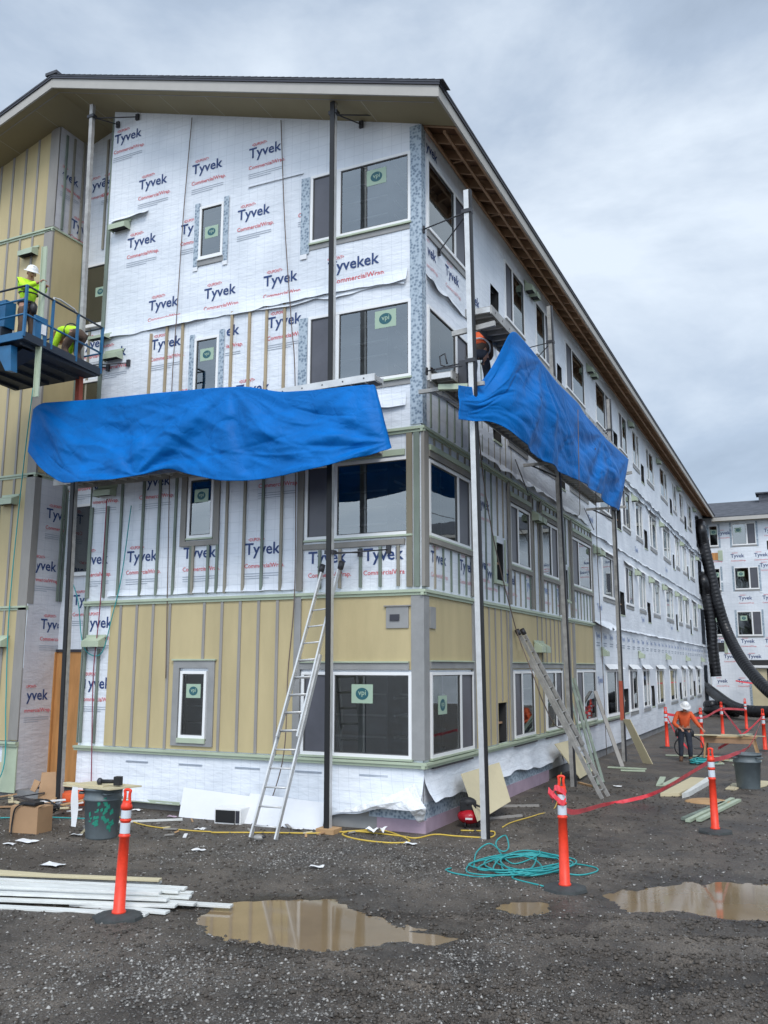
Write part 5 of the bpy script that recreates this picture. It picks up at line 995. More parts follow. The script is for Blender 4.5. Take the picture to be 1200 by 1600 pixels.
    if belt:
        c = MB(); p = J['pel']
        for sx_ in (-1, 1): c.tube([p + Vector((sx_ * 0.17, 0.02, 0.02)), p + Vector((sx_ * 0.20, 0.02, -0.06)), p + Vector((sx_ * 0.21, 0.02, -0.20))], [0.05, 0.075, 0.055], 'steel', 8)
        c.tube([p + Vector((0.165 * math.cos(t), 0.165 * math.sin(t), 0.03)) for t in np.linspace(0, 2 * math.pi, 16)], 0.025, 'steel', 6); c.build('tool_belt', o)
    return o
# worker in the orange shirt (faces the camera side, leaning over the table)
Jo = dict(pel=(0, 0, 0.92), spi=(0.01, -0.02, 1.11), che=(0.02, -0.07, 1.32), nec=(0.03, -0.11, 1.48), hea=(0.05, -0.17, 1.58), shL=(0.20, -0.07, 1.39), shR=(-0.17, -0.07, 1.39), elL=(0.36, -0.20, 1.12), elR=(-0.30, -0.16, 1.10), wrL=(0.48, -0.40, 0.98), wrR=(-0.12, -0.36, 0.98),
          hiL=(0.10, 0, 0.88), hiR=(-0.10, 0, 0.88), knL=(0.13, -0.05, 0.48), knR=(-0.12, -0.02, 0.48), anL=(0.14, 0.02, 0.09), anR=(-0.13, 0.03, 0.09), toL=(0.17, -0.16, 0.045), toR=(-0.15, -0.15, 0.045))
x, y, _ = GP(1072, 1190); person('worker in an orange shirt, white hard hat and dark trousers bending to the sawing table', (x, y, 0), 0.15, Jo, 'orangecl', 'trous', belt=True, hatdir=(0.2, -1))
# worker standing in the lift, reaching right to hold the trim
J1 = dict(pel=(0, 0, 0.92), spi=(0.02, 0, 1.08), che=(0.05, -0.01, 1.30), nec=(0.08, -0.02, 1.46), hea=(0.12, -0.03, 1.55), shL=(0.04, 0.17, 1.36), shR=(0.04, -0.19, 1.36), elL=(0.28, 0.16, 1.20), elR=(0.24, -0.22, 1.18), wrL=(0.48, 0.06, 1.22), wrR=(0.47, -0.08, 1.28),
          hiL=(0, 0.10, 0.88), hiR=(0, -0.10, 0.88), knL=(0.05, 0.12, 0.48), knR=(0.08, -0.12, 0.48), anL=(-0.02, 0.13, 0.09), anR=(0.02, -0.13, 0.09), toL=(0.16, 0.15, 0.045), toR=(0.20, -0.14, 0.045))
person('worker in yellow shirt and white hard hat standing in the lift holding a trim', (-7.62, -2.2, 8.93), -0.15, J1, 'hivis', 'brownp', hatdir=(1, -0.35), belt=True)
J2 = dict(pel=(-0.18, 0, 0.72), spi=(-0.04, 0, 0.80), che=(0.18, 0, 0.84), nec=(0.34, 0, 0.84), hea=(0.43, 0, 0.80), shL=(0.20, 0.17, 0.82), shR=(0.20, -0.17, 0.82), elL=(0.30, 0.20, 0.56), elR=(0.30, -0.20, 0.56), wrL=(0.40, 0.16, 0.34), wrR=(0.42, -0.14, 0.34),
          hiL=(-0.18, 0.10, 0.70), hiR=(-0.18, -0.10, 0.70), knL=(0.06, 0.14, 0.42), knR=(0.04, -0.14, 0.42), anL=(-0.12, 0.14, 0.09), anR=(-0.14, -0.14, 0.09), toL=(0.05, 0.15, 0.045), toR=(0.03, -0.15, 0.045))
person('worker in a hi-vis yellow shirt bending down at the wall end of the lift', (-7.62, -0.95, 8.93), math.pi - 0.2, J2, 'hivis', 'brownp', hatdir=(0.6, 0), hatc='wood')
J3 = {k_: (v[0], v[1], v[2]) for k_, v in J2.items()}
J3.update(che=(0.12, 0, 1.02), nec=(0.24, 0, 1.12), hea=(0.32, 0, 1.18), spi=(-0.08, 0, 0.85), shL=(0.12, 0.18, 1.04), shR=(0.12, -0.18, 1.04), elL=(0.3, 0.2, 0.85), elR=(0.3, -0.2, 0.85), wrL=(0.5, 0.15, 0.85), wrR=(0.5, -0.15, 0.85))
J3 = {k_: (v[0], v[1], v[2] - 0.02) for k_, v in J3.items()}
person('worker in an orange vest crouching on the lower platform behind the side tarp', (0.78, 1.0, 7.83), math.pi * 0.5 + 0.3, J3, 'brownp', 'trous', vest='orangecl', hatdir=(1, 0), hatc='steel')

# ------------------------------------------------------------------ boom lift basket
LB = thing('boom_lift', 'blue lift basket with railings raised beside the left wing', 'lift', (-8.4, -1.65, 8.83))
def LP(p): return Vector(p) - Vector((-8.4, -1.65, 8.83))
m = MB(); c4 = [(-9.5, -2.8), (-6.98, -2.8), (-7.22, -0.5), (-9.7, -0.5)]
m.hexa([LP((x_, y_, 8.86)) for x_, y_ in c4] + [LP((x_, y_, 8.93)) for x_, y_ in c4], 'liftd')
for i in range(6): m.bar(LP((-9.4 + .45 * i, -2.7, 8.83)), LP((-9.5 + .45 * i, -0.6, 8.83)), 0.05, 0.06, 'liftd')
m.build('platform', LB)
m = MB()
for i in range(4): a = Vector((*c4[i], 0)); b = Vector((*c4[(i + 1) % 4], 0)); m.bar(LP(a + Vector((0, 0, 8.93))), LP(b + Vector((0, 0, 8.93))), 0.03, 0.15, 'liftb' if i < 1 else 'liftd')
m.build('toe_board', LB)
m = MB()
for i in range(4):
    a = Vector((*c4[i], 0)); b = Vector((*c4[(i + 1) % 4], 0))
    for z in (9.35, 9.92) + ((9.65,) if i in (0,) else ()): m.tube([LP(a + Vector((0, 0, z))), LP(b + Vector((0, 0, z)))], 0.021, 'liftb' if z < 9.8 else 'liftd', 8)
m.build('guard_rail', LB)
for a in c4 + [(-7.06, -2.05), (-7.14, -1.3), (-8.2, -2.8)]:
    m = MB(); m.bar(LP((*a, 8.9)), LP((*a, 9.93)), 0.045, 0.045, 'liftb'); m.build('rail_post', LB)
m = MB(); m.tube([LP(q) for q in ((-7.06, -2.05, 8.95), (-7.06, -2.05, 9.98), (-7.1, -1.85, 10.02), (-7.12, -1.45, 9.98), (-7.14, -1.3, 9.9))], 0.02, 'alu', 8); m.build('gate_frame', LB)
m = MB(); m.box(LP((-7.08, -2.5, 8.9)), LP((-7.02, -2.2, 9.45)), 'liftb'); m.box(LP((-7.03, -2.35, 9.1)), LP((-6.99, -2.25, 9.3)), 'wht'); m.box(LP((-8.05, -2.6, 9.3)), LP((-7.75, -2.35, 9.85)), 'liftb'); m.box(LP((-8.0, -2.62, 9.0)), LP((-7.8, -2.35, 9.3)), 'liftd'); split_build(m, 'control_box', LB)
m = MB(); m.hexa([LP(q) for q in ((-9.6, -2.5, 8.62), (-7.9, -2.5, 8.62), (-7.9, -2.1, 8.62), (-9.6, -2.1, 8.62), (-9.6, -2.5, 8.8), (-7.3, -2.5, 8.8), (-7.3, -2.1, 8.8), (-9.6, -2.1, 8.8))], 'liftd')
m.hexa([LP(q) for q in ((-7.45, -2.75, 8.30), (-7.30, -2.75, 8.28), (-7.30, -2.6, 8.28), (-7.45, -2.6, 8.30), (-7.8, -2.75, 8.82), (-7.35, -2.75, 8.80), (-7.35, -2.6, 8.80), (-7.8, -2.6, 8.82))], 'liftb'); m.build('jib_mount', LB)
m = MB(); m.bar(LP((-9.3, -2.2, 8.5)), LP((-15.5, -4.5, 3.5)), 0.3, 0.34, 'liftb'); m.bar(LP((-15.5, -4.5, 3.6)), LP((-17.5, -5.0, 1.2)), 0.4, 0.5, 'liftb'); m.build('boom', LB)
m = MB(); m.box(LP((-19.5, -6.4, 0.5)), LP((-16.0, -4.0, 1.4)), 'liftb'); m.build('chassis', LB, 0.05)
for a, b in ((-19, -6.5), (-16.5, -6.5), (-19, -4.1), (-16.5, -4.1)):
    m = MB(); m.tube([LP((a, b, 0.5)), LP((a, b + 0.3, 0.5))], 0.5, 'black', 20); m.build('wheel', LB)
m = MB(); a, b = Vector((-7.05, -2.32, 7.85)), Vector((-7.10, -2.32, 10.95)); m.bar(a, b, 0.10, 0.03, 'green', up=(0, 1, 0)); m.bar(a + Vector((-.05, -.02, 0)), b + Vector((-.05, -.02, 0)), 0.012, 0.05, 'green', up=(0, 1, 0)); tag(m.build('trim_board'), 'long pale green trim held upright by the worker in the lift', 'trim board')

# ------------------------------------------------------------------ black ducts
def duct(label, pts, r, name='ventilation_duct'):
    P = spline(pts, 24); d = np.r_[0, np.cumsum([np.linalg.norm(P[i + 1] - P[i]) for i in range(len(P) - 1)])]; n = int(d[-1] / 0.055); s = np.linspace(0, d[-1], n); P = np.array(P)
    Q = np.stack([np.interp(s, d, P[:, i]) for i in range(3)], 1); rs = r * (1 + 0.09 * np.abs(np.sin(s * math.pi / 0.24)) ** 0.6 - 0.05)
    m = MB(); m.tube(Q, list(rs), 'duct', 18); return tag(m.build(name), label, 'duct', 'black flexible ventilation ducts')
yD = 45.6
f = lambda px, py, y_=yD: FP(px, py, y_)
duct('long black duct running from the top floor opening down to the right edge', [RP(1093, 818, -0.4), f(1094, 822), f(1100, 852), f(1112, 905), f(1122, 945), f(1135, 985), f(1155, 1025, 44), f(1180, 1058, 42), f(1212, 1088, 40), f(1260, 1110, 38)], 0.34)
duct('shorter black duct hanging open ended from the third floor opening', [RP(1096, 902, -0.5), f(1097, 903), f(1104, 930), f(1110, 970), f(1114, 1015), f(1119, 1057)], 0.33)
duct('low black duct sloping from the ground floor opening onto the yard', [RP(1101, 1070, -0.5), f(1106, 1076), f(1122, 1088, 43), f(1140, 1101, 40), f(1160, 1109, 38), f(1185, 1112, 37), f(1240, 1112, 36)], 0.30)
c0 = GP(1128, 1120); cc = [(c0[0] + 0.75 * (1 + .12 * math.sin(t)) * math.cos(t), c0[1] + 0.9 * math.sin(t), 0.22 + 0.45 * t / 10) for t in np.linspace(0, 10.5, 16)]
duct('coiled black duct lying on the ground at the inner corner', cc, 0.24)

# ------------------------------------------------------------------ loose things on the ground
def hose(name, label, pts, r, k_, cat, n=8): m = MB(); m.tube(spline(pts, n), r, k_, 6); return tag(m.build(name), label, cat)
gp = lambda px, py, z=0.0: (lambda p: (p[0], p[1], max(hz(p[0], p[1]), -0.018) + 0.012 + z))(GP(px, py))
rg = random.Random(5); pts = [(700, 1362), (720, 1372), (770, 1373)]
cx, cy = 800, 1352
hp = [gp(705, 1358), gp(697, 1362), gp(720, 1369), gp(770, 1370)]
for i in range(46):
    t = i * 1.15; rx = 38 + 42 * rg.random(); ry = 9 + 12 * rg.random(); ox = 25 * math.sin(i * 0.35) + 15; hp.append(gp(cx + ox + rx * math.cos(t), cy + 4 + ry * math.sin(t), 0.015 + 0.05 * rg.random()))
hp += [gp(880, 1352), gp(925, 1357), gp(933, 1363), gp(905, 1369), gp(860, 1366), gp(800, 1372), gp(850, 1388)]
hose('air_hose', 'tangled teal air hose heaped on the gravel', hp, 0.011, 'hoseT', 'hose')
hose('air_hose', 'teal air hose loop standing up from the heap', [gp(740, 1358), gp(745, 1340, 0.05), gp(765, 1334, 0.12), gp(785, 1345, 0.1), gp(795, 1340, 0.12), gp(790, 1330, 0.2), gp(775, 1333, 0.1), gp(800, 1352), gp(840, 1345, 0.06), gp(843, 1340, .08)], 0.011, 'hoseT', 'hose')
hose('electric_cable', 'yellow extension cord looped on the ground below the corner window', [gp(330, 1302), gp(420, 1303), gp(500, 1304), gp(560, 1300), gp(600, 1300), gp(640, 1316), gp(610, 1319), gp(560, 1314), gp(535, 1306), gp(555, 1301), gp(620, 1308), gp(650, 1312), gp(680, 1306), gp(715, 1309), gp(765, 1311), gp(773, 1303), gp(760, 1301), gp(720, 1300)], 0.013, 'hoseY', 'cord')
hose('electric_cable', 'yellow extension cord lying in front of the white microwave', [gp(165, 1270), gp(190, 1280), gp(230, 1292), gp(290, 1299), gp(330, 1301)], 0.011, 'hoseY', 'cord')
hose('air_hose', 'thin teal air hose lying behind the cardboard box', [gp(0, 1281), gp(60, 1279), gp(100, 1280), gp(135, 1281)], 0.012, 'hoseT', 'hose')
hose('air_hose', 'teal air hose hanging down the left wing to the ground', [(-9.55, -0.12, 9.3), (-9.7, -0.12, 7.0), (-9.8, -0.12, 4.0), (-9.7, -0.12, 2.0), (-9.6, -0.15, 0.6), (-9.9, -0.4, 0.05)], 0.013, 'hoseT', 'hose')
hose('air_hose', 'teal air hose looping down the grey return of the left wing', [FP(110, 900, -0.1), FP(122, 940, -0.1), FP(128, 1000, -0.1), FP(140, 1022, -0.1), FP(160, 1018, -0.1), FP(176, 960, -0.1), FP(190, 900, -0.1), FP(205, 790, -0.1)], 0.011, 'hoseT', 'hose')
hose('rope', 'brown rope hanging from the eave down between the strips', [FP(300, 184, -0.06), FP(287, 330, -0.08), FP(277, 480, -0.1), FP(268, 620, -0.1), FP(262, 900, -0.07), FP(259, 1060, -0.08)], 0.010, 'ropeB', 'rope')
hose('rope', 'long brown rope hanging left of the corner windows', [FP(439, 188, -0.06), FP(445, 350, -0.08), FP(455, 500, -0.1), FP(461, 598, -0.1), FP(461, 900, -0.1), FP(450, 1050, -0.1), FP(443, 1180, -0.3), gp(415, 1280)], 0.010, 'ropeB', 'rope')
hose('rope', 'dark red rope hanging at the left end of the front wall', [FP(167, 780, -0.2), FP(156, 950, -0.12), FP(146, 1050, -0.12), FP(143, 1200, -0.15), FP(142, 1235, -0.2)], 0.011, 'ropeR', 'rope')
hose('rope', 'dark rope slanting down the side wall to the leaning ladder', [RP(746, 660, 0.2), RP(757, 760, 0.2), RP(775, 860, 0.2), RP(800, 960, 0.2), RP(812, 1000, 0.25), RP(835, 1060, 0.7), RP(850, 1100, 0.8), RP(870, 1135, .9), RP(895, 1135, 1.0)], 0.012, 'ropeB', 'rope')
hose('rope', 'thin dark rope hanging past the far end of the yellow siding', [RP(930, 700, 1.7), RP(933, 860, 0.9), RP(940, 1000, 0.6), RP(948, 1180, 0.4)], 0.010, 'ropeB', 'rope')
for i, (px, lb) in enumerate(((905, 'thin rope hanging over the middle of the side tarp'), )):
    hose('rope', lb, [RP(px - 2, 640, 1.9), RP(px, 760, 1.9), RP(px + 1, 800, 1.5), RP(px - 3, 806, 1.45)], 0.008, 'ropeB', 'rope')
hose('brace_rope', 'slanting dark brace tied across the third floor side wall', [RP(805, 718, 0.05), RP(825, 770, 0.6)], 0.014, 'steel', 'brace')
hose('brace_rope', 'slanting dark brace under the far end of the side tarp', [RP(913, 794, 0.05), RP(928, 828, 0.6)], 0.014, 'steel', 'brace')
hose('cable', 'thin grey cable trailing from the middle delineator to the foundation', [gp(878, 1238, 0.4), gp(868, 1262), gp(840, 1275), gp(800, 1287), gp(785, 1295)], 0.010, 'hoseY', 'cable')

def board(mb, p0, p1, w, t, k_, roll=0.0): mb.bar(p0, p1, w, t, k_, up=(math.sin(roll), 0, math.cos(roll)))
# stack of white boards, lower left
BL = [((0, 1378), (250, 1388), 0.10), ((0, 1388), (290, 1402), 0.10), ((0, 1398), (280, 1411), 0.13), ((0, 1407), (250, 1418), 0.16), ((0, 1371), (115, 1380), 0.07), ((0, 1414), (275, 1424), 0.06), ((100, 1405), (362, 1420), 0.03), ((150, 1420), (262, 1430), 0.03), ((0, 1420), (230, 1432), 0.02), ((180, 1412), (305, 1421), 0.06), ((60, 1392), (300, 1404), 0.06), ((0, 1383), (265, 1394), 0.055), ((0, 1394), (255, 1406), 0.10), ((0, 1403), (297, 1413), 0.08), ((0, 1411), (262, 1421), 0.11), ((0, 1374), (250, 1386), 0.05)]
for i, (a, b, z) in enumerate(BL):
    p = np.array(GP(*a)); q = np.array(GP(*b)); p = p + (p - q) * 0.35; p[2] = q[2] = z; m = MB(); board(m, p, q, 0.11, 0.028, 'trimw' if i not in (0, 4) else 'panel', rg.uniform(-.05, .05))
    tag(m.build('trim_board', bevel=0.003), ['cream board at the back of the white board pile', 'long white board second from the back of the pile', 'long white board in the middle of the pile', 'topmost white board of the pile', 'short pale board on the back of the pile', 'white board near the front of the pile', 'longest white board poking right from under the pile', 'short white board at the front edge of the pile', 'lowest white board on the mud at the pile front', 'short white board behind the tip of the longest one', 'white board crossing the back half of the pile', 'white board half hidden below the second one from the back', 'white board lying just behind the topmost one', 'white board under the topmost one showing its right tip', 'white board just in front of the topmost one', 'lowest white board at the back of the pile'][i], 'board', 'white trim boards piled at lower left')
def bin_(label, px, py, green=False, lid=True):
    x, y, _ = GP(px, py); o = thing('trash_can', label, 'trash can', (x, y, 0.0)); m = MB(); n = 28
    pr = [(0.0, 0.0), (0.0, 0.235), (0.03, 0.25), (0.60, 0.292), (0.605, 0.31), (0.635, 0.312), (0.64, 0.297), (0.76, 0.305), (0.765, 0.325), (0.80, 0.325), (0.80, 0.30), (0.10, 0.24)]
    m.add([(r * math.cos(t), r * math.sin(t), z) for z, r in pr for t in [2 * math.pi * i / n for i in range(n)]], [(i * n + j, i * n + (j + 1) % n, (i + 1) * n + (j + 1) % n, (i + 1) * n + j) for i in range(len(pr) - 1) for j in range(n)], 'bin', True)
    if green:
        rr = random.Random(3)
        for i in range(40):
            t0 = -1.7 + 1.5 * rr.random(); z = 0.2 + 0.3 * rr.random() + 0.12 * math.sin(t0 * 5); w = 0.04 + 0.08 * rr.random(); h = 0.03 + 0.08 * rr.random()
            q = [(t0, z), (t0 + w * 2, z + h * .4), (t0 + w * 1.6, z + h), (t0 - w * .3, z + h * .7)]; m.quad([((0.250 + 0.07 * zz + 0.004) * math.cos(a), (0.250 + 0.07 * zz + 0.004) * math.sin(a), zz) for a, zz in q], 'paintg')
    m.build('bin_body', o)
    for sg in (-1, 1): m = MB(); a = -math.pi / 2 + (-0.9 if sg < 0 else 1.0); c, s = math.cos(a), math.sin(a); m.tube([(0.30 * c - 0.09 * s, 0.30 * s + 0.09 * c, 0.72), (0.37 * c - .07 * s, 0.37 * s + .07 * c, 0.72), (0.37 * c + .07 * s, 0.37 * s - .07 * c, 0.72), (0.30 * c + 0.09 * s, 0.30 * s - 0.09 * c, 0.72)], 0.016, 'bin', 8); m.build('handle', o)
    return o, x, y
o, bx, by = bin_('grey trash can with green paint smears and a board on top', 158, 1309, True)
m = MB(); m.hexa([(bx - 0.62, by - 0.28, 0.805), (bx + 0.42, by - 0.34, 0.805), (bx + 0.60, by + 0.22, 0.805), (bx - 0.50, by + 0.30, 0.805), (bx - 0.62, by - 0.28, 0.83), (bx + 0.42, by - 0.34, 0.83), (bx + 0.60, by + 0.22, 0.83), (bx - 0.50, by + 0.30, 0.83)], 'panel'); m.hexa([(bx - 0.7, by - 0.2, 0.832), (bx + 0.2, by - 0.24, 0.832), (bx + 0.2, by - 0.1, 0.832), (bx - 0.7, by - 0.08, 0.832), (bx - 0.7, by - 0.2, 0.85), (bx + 0.2, by - 0.24, 0.85), (bx + 0.2, by - 0.1, 0.85), (bx - 0.7, by - 0.08, 0.85)], 'panel')
tag(m.build('siding_offcut'), 'cream offcut boards resting on the green smeared trash can', 'board')
o = thing('power_tool', 'black cordless nailer lying on the board over the trash can', 'power tool', (bx + 0.22, by - 0.1, 0.86), 0.2)
m = MB(); m.tube([(-0.17, 0, 0.04), (0.10, 0, 0.05)], [0.035, 0.03], 'black', 10); m.build('barrel', o); m = MB(); m.box((0.08, -0.05, -0.01), (0.20, 0.05, 0.13), 'black'); m.build('battery', o, 0.01); m = MB(); m.ell((-0.19, 0, 0.04), (0.05, 0.05, 0.06), 'steel'); m.build('nose', o)
m = MB(); A = [[(bx - 0.36 + 0.13 * u, by - 0.33 - 0.02 * math.sin(t * 5 + u * 2), 0.82 - 0.62 * t) for u in (0, .5, 1)] for t in np.linspace(0, 1, 10)]; m.grid(np.array(A), 'paper'); tag(m.build('hanging_strip'), 'white strip of wrap hanging over the left of the trash can rim', 'plastic strip')
bin_('clean grey trash can by the right edge of the yard', 1170, 1233)
# microwave
x, y, _ = GP(358, 1287); o = thing('microwave_oven', 'small white microwave oven with black door sitting on the mud', 'microwave', (x, y + 0.1, 0.0), 0.12)
m = MB(); m.box((-0.26, -0.19, 0), (0.26, 0.19, 0.27), 'wht'); m.build('case', o, 0.01); m = MB(); m.box((-0.235, -0.2, 0.03), (0.15, -0.191, 0.24), 'black'); m.build('door', o); m = MB(); m.box((0.16, -0.198, 0.03), (0.235, -0.191, 0.24), 'drip'); m.build('control_panel', o)
# foam sheets leaning on the skirt
def sheet(name, label, quad, k_, t=0.02, cat='sheet', group=None):
    q = [Vector(p) for p in quad]; n = (q[1] - q[0]).cross(q[3] - q[0]).normalized() * t; m = MB(); m.hexa(q + [p + n for p in q], k_); return tag(m.build(name), label, cat, group)
sheet('foam_sheet', 'white foam sheet leaning on the skirt behind the microwave', [FP(280, 1277, -0.45), FP(395, 1296, -0.5), FP(400, 1246, -0.12), FP(288, 1231, -0.12)], 'panelw')
sheet('foam_sheet', 'bigger white foam sheet leaning behind the front ladder', [FP(372, 1291, -0.55), FP(503, 1299, -0.5), FP(512, 1256, -0.12), FP(392, 1240, -0.14)], 'panelw')
sheet('siding_sheet', 'cream siding sheet leaning on the side wall right of the corner', [RP(746, 1284, 0.75), RP(797, 1253, 0.75), RP(779, 1192, 0.22), RP(720, 1210, 0.22)], 'panel')
sheet('siding_sheet', 'cream siding sheet leaning behind the foot of the side ladder', [RP(906, 1217, 0.75), RP(925, 1205, 0.7), RP(893, 1156, 0.22), RP(866, 1163, 0.22)], 'panel')
sheet('siding_strip', 'narrow cream siding strip leaning against the far scaffold pole', [(1.45, 13.0, 0.02), (1.75, 12.8, 0.02), (1.15, 12.9, 1.25), (0.92, 13.05, 1.25)], 'panel')
for i, (a, b, w) in enumerate((((935, 1214), (889, 1048), 0.10), ((942, 1213), (897, 1060), 0.10), ((928, 1215), (886, 1070), 0.07))):
    m = MB(); p = RP(*a, 1.35); p[2] = 0.03; m.bar(p, RP(*b, 0.12), w * 0.7, 0.03, 'stripg'); tag(m.build('metal_trim'), ['dark green trim length leaning beside the side ladder, longest of three', 'middle green trim length of the three leaning together', 'dark green trim length leaning nearest the side ladder'][i], 'trim', 'green trims leaning on the side wall')
m = MB(); p = RP(972, 1190, 1.1); p[2] = 0.02; m.bar(p, RP(930, 1080, 0.1), 0.12, 0.03, 'batten'); tag(m.build('trim_board'), 'single grey board leaning on the white side wall beyond the green trims', 'board')
# compressor
x, y, _ = GP(729, 1296); o = thing('air_compressor', 'red pancake air compressor with black motor by the corner', 'air compressor', (x, y + 0.15, 0.0), 0.3)
m = MB(); m.ell((0, 0, 0.20), (0.21, 0.21, 0.13), 'compr', 20, 12); m.build('tank', o); m = MB(); m.box((-0.16, -0.10, 0.30), (0.12, 0.10, 0.45), 'black'); m.ell((-0.02, 0, 0.42), (0.15, 0.11, 0.10), 'black'); m.tube([(0.1, -0.05, 0.40), (0.22, -0.08, 0.36), (0.23, -0.1, 0.26)], 0.02, 'black'); m.build('motor', o, 0.01)
m = MB()
for i in range(3): m.tube([(0.14 * math.cos(i * 2.1), 0.14 * math.sin(i * 2.1), 0.0), (0.14 * math.cos(i * 2.1), 0.14 * math.sin(i * 2.1), 0.12)], 0.02, 'black')
m.build('feet', o); m = MB(); m.box((-0.06, -0.2105, 0.17), (0.06, -0.2005, 0.20), 'wht'); m.build('badge', o)
# cardboard box with tools, lower left
x, y, _ = GP(40, 1303); o = thing('cardboard_box', 'open brown cardboard box with black cord at the left edge', 'box', (x, y + 0.1, 0.0), 0.15)
m = MB(); m.box((-0.27, -0.2, 0), (0.27, 0.2, 0.44), 'card'); m.build('carton', o, 0.008); m = MB(); m.hexa([(-0.27, -0.2, 0.44), (0.27, -0.2, 0.44), (0.30, -0.12, 0.47), (-0.25, -0.12, 0.46), (-0.27, -0.2, 0.445), (0.27, -0.2, 0.445), (0.30, -0.12, 0.475), (-0.25, -0.12, 0.465)], 'card'); m.build('flap', o)
hose('black_cable', 'black power cord draped over the cardboard box', [(x + 0.2, y - 0.02, 0.5), (x + 0.02, y - 0.1, 0.49), (x - 0.1, y - 0.16, 0.42), (x - 0.14, y - 0.17, 0.2), (x - 0.12, y - 0.2, 0.03), (x - .05, y - .3, .02)], 0.014, 'black', 'cord')
hose('black_cable', 'heap of black cords behind the cardboard box', [(x - 0.5 + 0.5 * math.cos(i * 1.9) * (0.6 + .4 * rg.random()), y + 0.7 + 0.3 * math.sin(i * 1.9), 0.12 + 0.28 * rg.random()) for i in range(26)], 0.013, 'black', 'cord')
m = MB(); m.box((x - 0.05, y - 0.1, 0.47), (x + 0.26, y + 0.12, 0.52), 'black'); tag(m.build('tool_case', bevel=0.015), 'flat black tool lying on top of the cardboard box', 'tool')
sheet('cardboard_sheet', 'large flattened cardboard leaning in the recess', [FP(58, 1256, -0.5), FP(88, 1262, -0.5), FP(88, 1207, 0.1), FP(66, 1208, 0.1)], 'card')
sheet('cardboard_sheet', 'torn cardboard flap on the left of the recess junk', [FP(48, 1235, -0.6), FP(55, 1238, -0.6), FP(64, 1222, -0.5), FP(55, 1218, -0.5)], 'card')
x, y, _ = GP(100, 1263); m = MB(); m.tube([(x, y + 0.3, 0), (x, y + 0.3, 0.26), (x, y + .3, .28)], [0.26, 0.29, 0.27], 'orangecl', 20); tag(m.build('plastic_tub'), 'low orange tub behind the leftmost scaffold pole', 'tub')
x, y, _ = GP(20, 1270)
for i in range(26):
    a = rg.uniform(-0.9, 1.9); b = rg.uniform(-.2, .9); m = MB(); t_ = rg.random() * 3; p = Vector((x + a, y + b, rg.uniform(.03, .2))); q = p + Vector((math.cos(t_), math.sin(t_), rg.uniform(-.05, .15))) * rg.uniform(.25, .7)
    m.bar(p, q, rg.uniform(.04, .12), 0.02, rg.choice(['wood', 'card', 'steel', 'panel', 'paper'])); tag(m.build('scrap_piece'), 'scrap piece in the junk heap at the foot of the left wing', 'scrap', 'scrap pieces in the junk heap by the left wing')
for i in range(34):
    px = rg.uniform(120, 700); x, y, _ = GP(px, rg.uniform(1283, 1312)); t_ = rg.random() * 3; l_ = rg.uniform(.06, .28); m = MB(); zz = hz(x, y) + .015
    m.bar((x, y, zz), (x + l_ * math.cos(t_), y + l_ * math.sin(t_), zz + rg.uniform(0, .03)), rg.uniform(.02, .07), 0.015, rg.choice(['wood', 'panel', 'paper', 'batten', 'card', 'batten'])); tag(m.build('scrap_piece'), 'small offcut lying in the mud along the front wall', 'scrap', 'small offcuts along the foot of the front wall')
LIT = [(82, 1353, 'white paper square lying left of the front post'), (42, 1318, 'white rag beside the cardboard box'), (15, 1322, 'white crumpled plastic at the left edge'), (310, 1331, 'small white scrap on the gravel between post and ladder'), (313, 1298, 'crumpled white rag below the microwave'), (588, 1305, 'folded white paper beside the yellow cord'), (641, 1322, 'torn white label in front of the corner'), (268, 1279, 'pink foam offcut near the trash can'), (495, 1359, 'tiny white scrap in the middle of the gravel'), (465, 1298, 'white and green wrapper by the ladder foot'), (215, 1268, 'white plastic rag right of the trash can'), (120, 1307, 'small white paper cup near the box'), (965, 1231, 'white scrap in front of the green trims')]
for i, (px, py, lb) in enumerate(LIT):
    x, y, _ = GP(px, py); r_g = random.Random(i); s = 0.10 if i in (0, 5, 1) else 0.06; h = 0.14 if i == 5 else 0.03; L = Lattice(200 + i)
    A = [[(x + s * 1.6 * u, y + s * v, hz(x, y) + 0.012 + h * float(L(u * 1.7 + 4, v * 1.7 + 4))) for u in np.linspace(-1, 1, 7)] for v in np.linspace(-1, 1, 6)]; m = MB(); m.grid(np.array(A), 'foam' if 'pink' in lb else 'paper', False); tag(m.build('litter'), lb, 'litter')
x, y, _ = GP(404, 1314); m = MB(); m.ell((x, y, 0.05), (0.10, 0.06, 0.05), 'alud'); m.tube([(x + .06, y, .06), (x + .13, y - .02, .08)], 0.02, 'steel'); tag(m.build('work_lamp'), 'small silver lamp head lying between the ladder feet', 'lamp')
m = MB(); p = GP(185, 1287); q = GP(285, 1283); m.bar((p[0], p[1], 0.03), (q[0], q[1], 0.03), 0.07, 0.03, 'trimw'); tag(m.build('trim_board'), 'thin white board lying right of the green smeared trash can', 'board')
for a, b, lb in (((745, 1283), (815, 1277), 'pale stick on the ground beside the corner pole'), ((775, 1262), (842, 1261), 'short pale stick on the ground beyond the corner pole'), ((905, 1225), (930, 1232), 'brown stick near the foot of the side ladder')):
    m = MB(); p = GP(*a); q = GP(*b); m.bar((p[0], p[1], 0.03), (q[0], q[1], 0.03), 0.07, 0.04, 'batten' if 'pale' in lb else 'wood'); tag(m.build('wood_stick'), lb, 'stick')
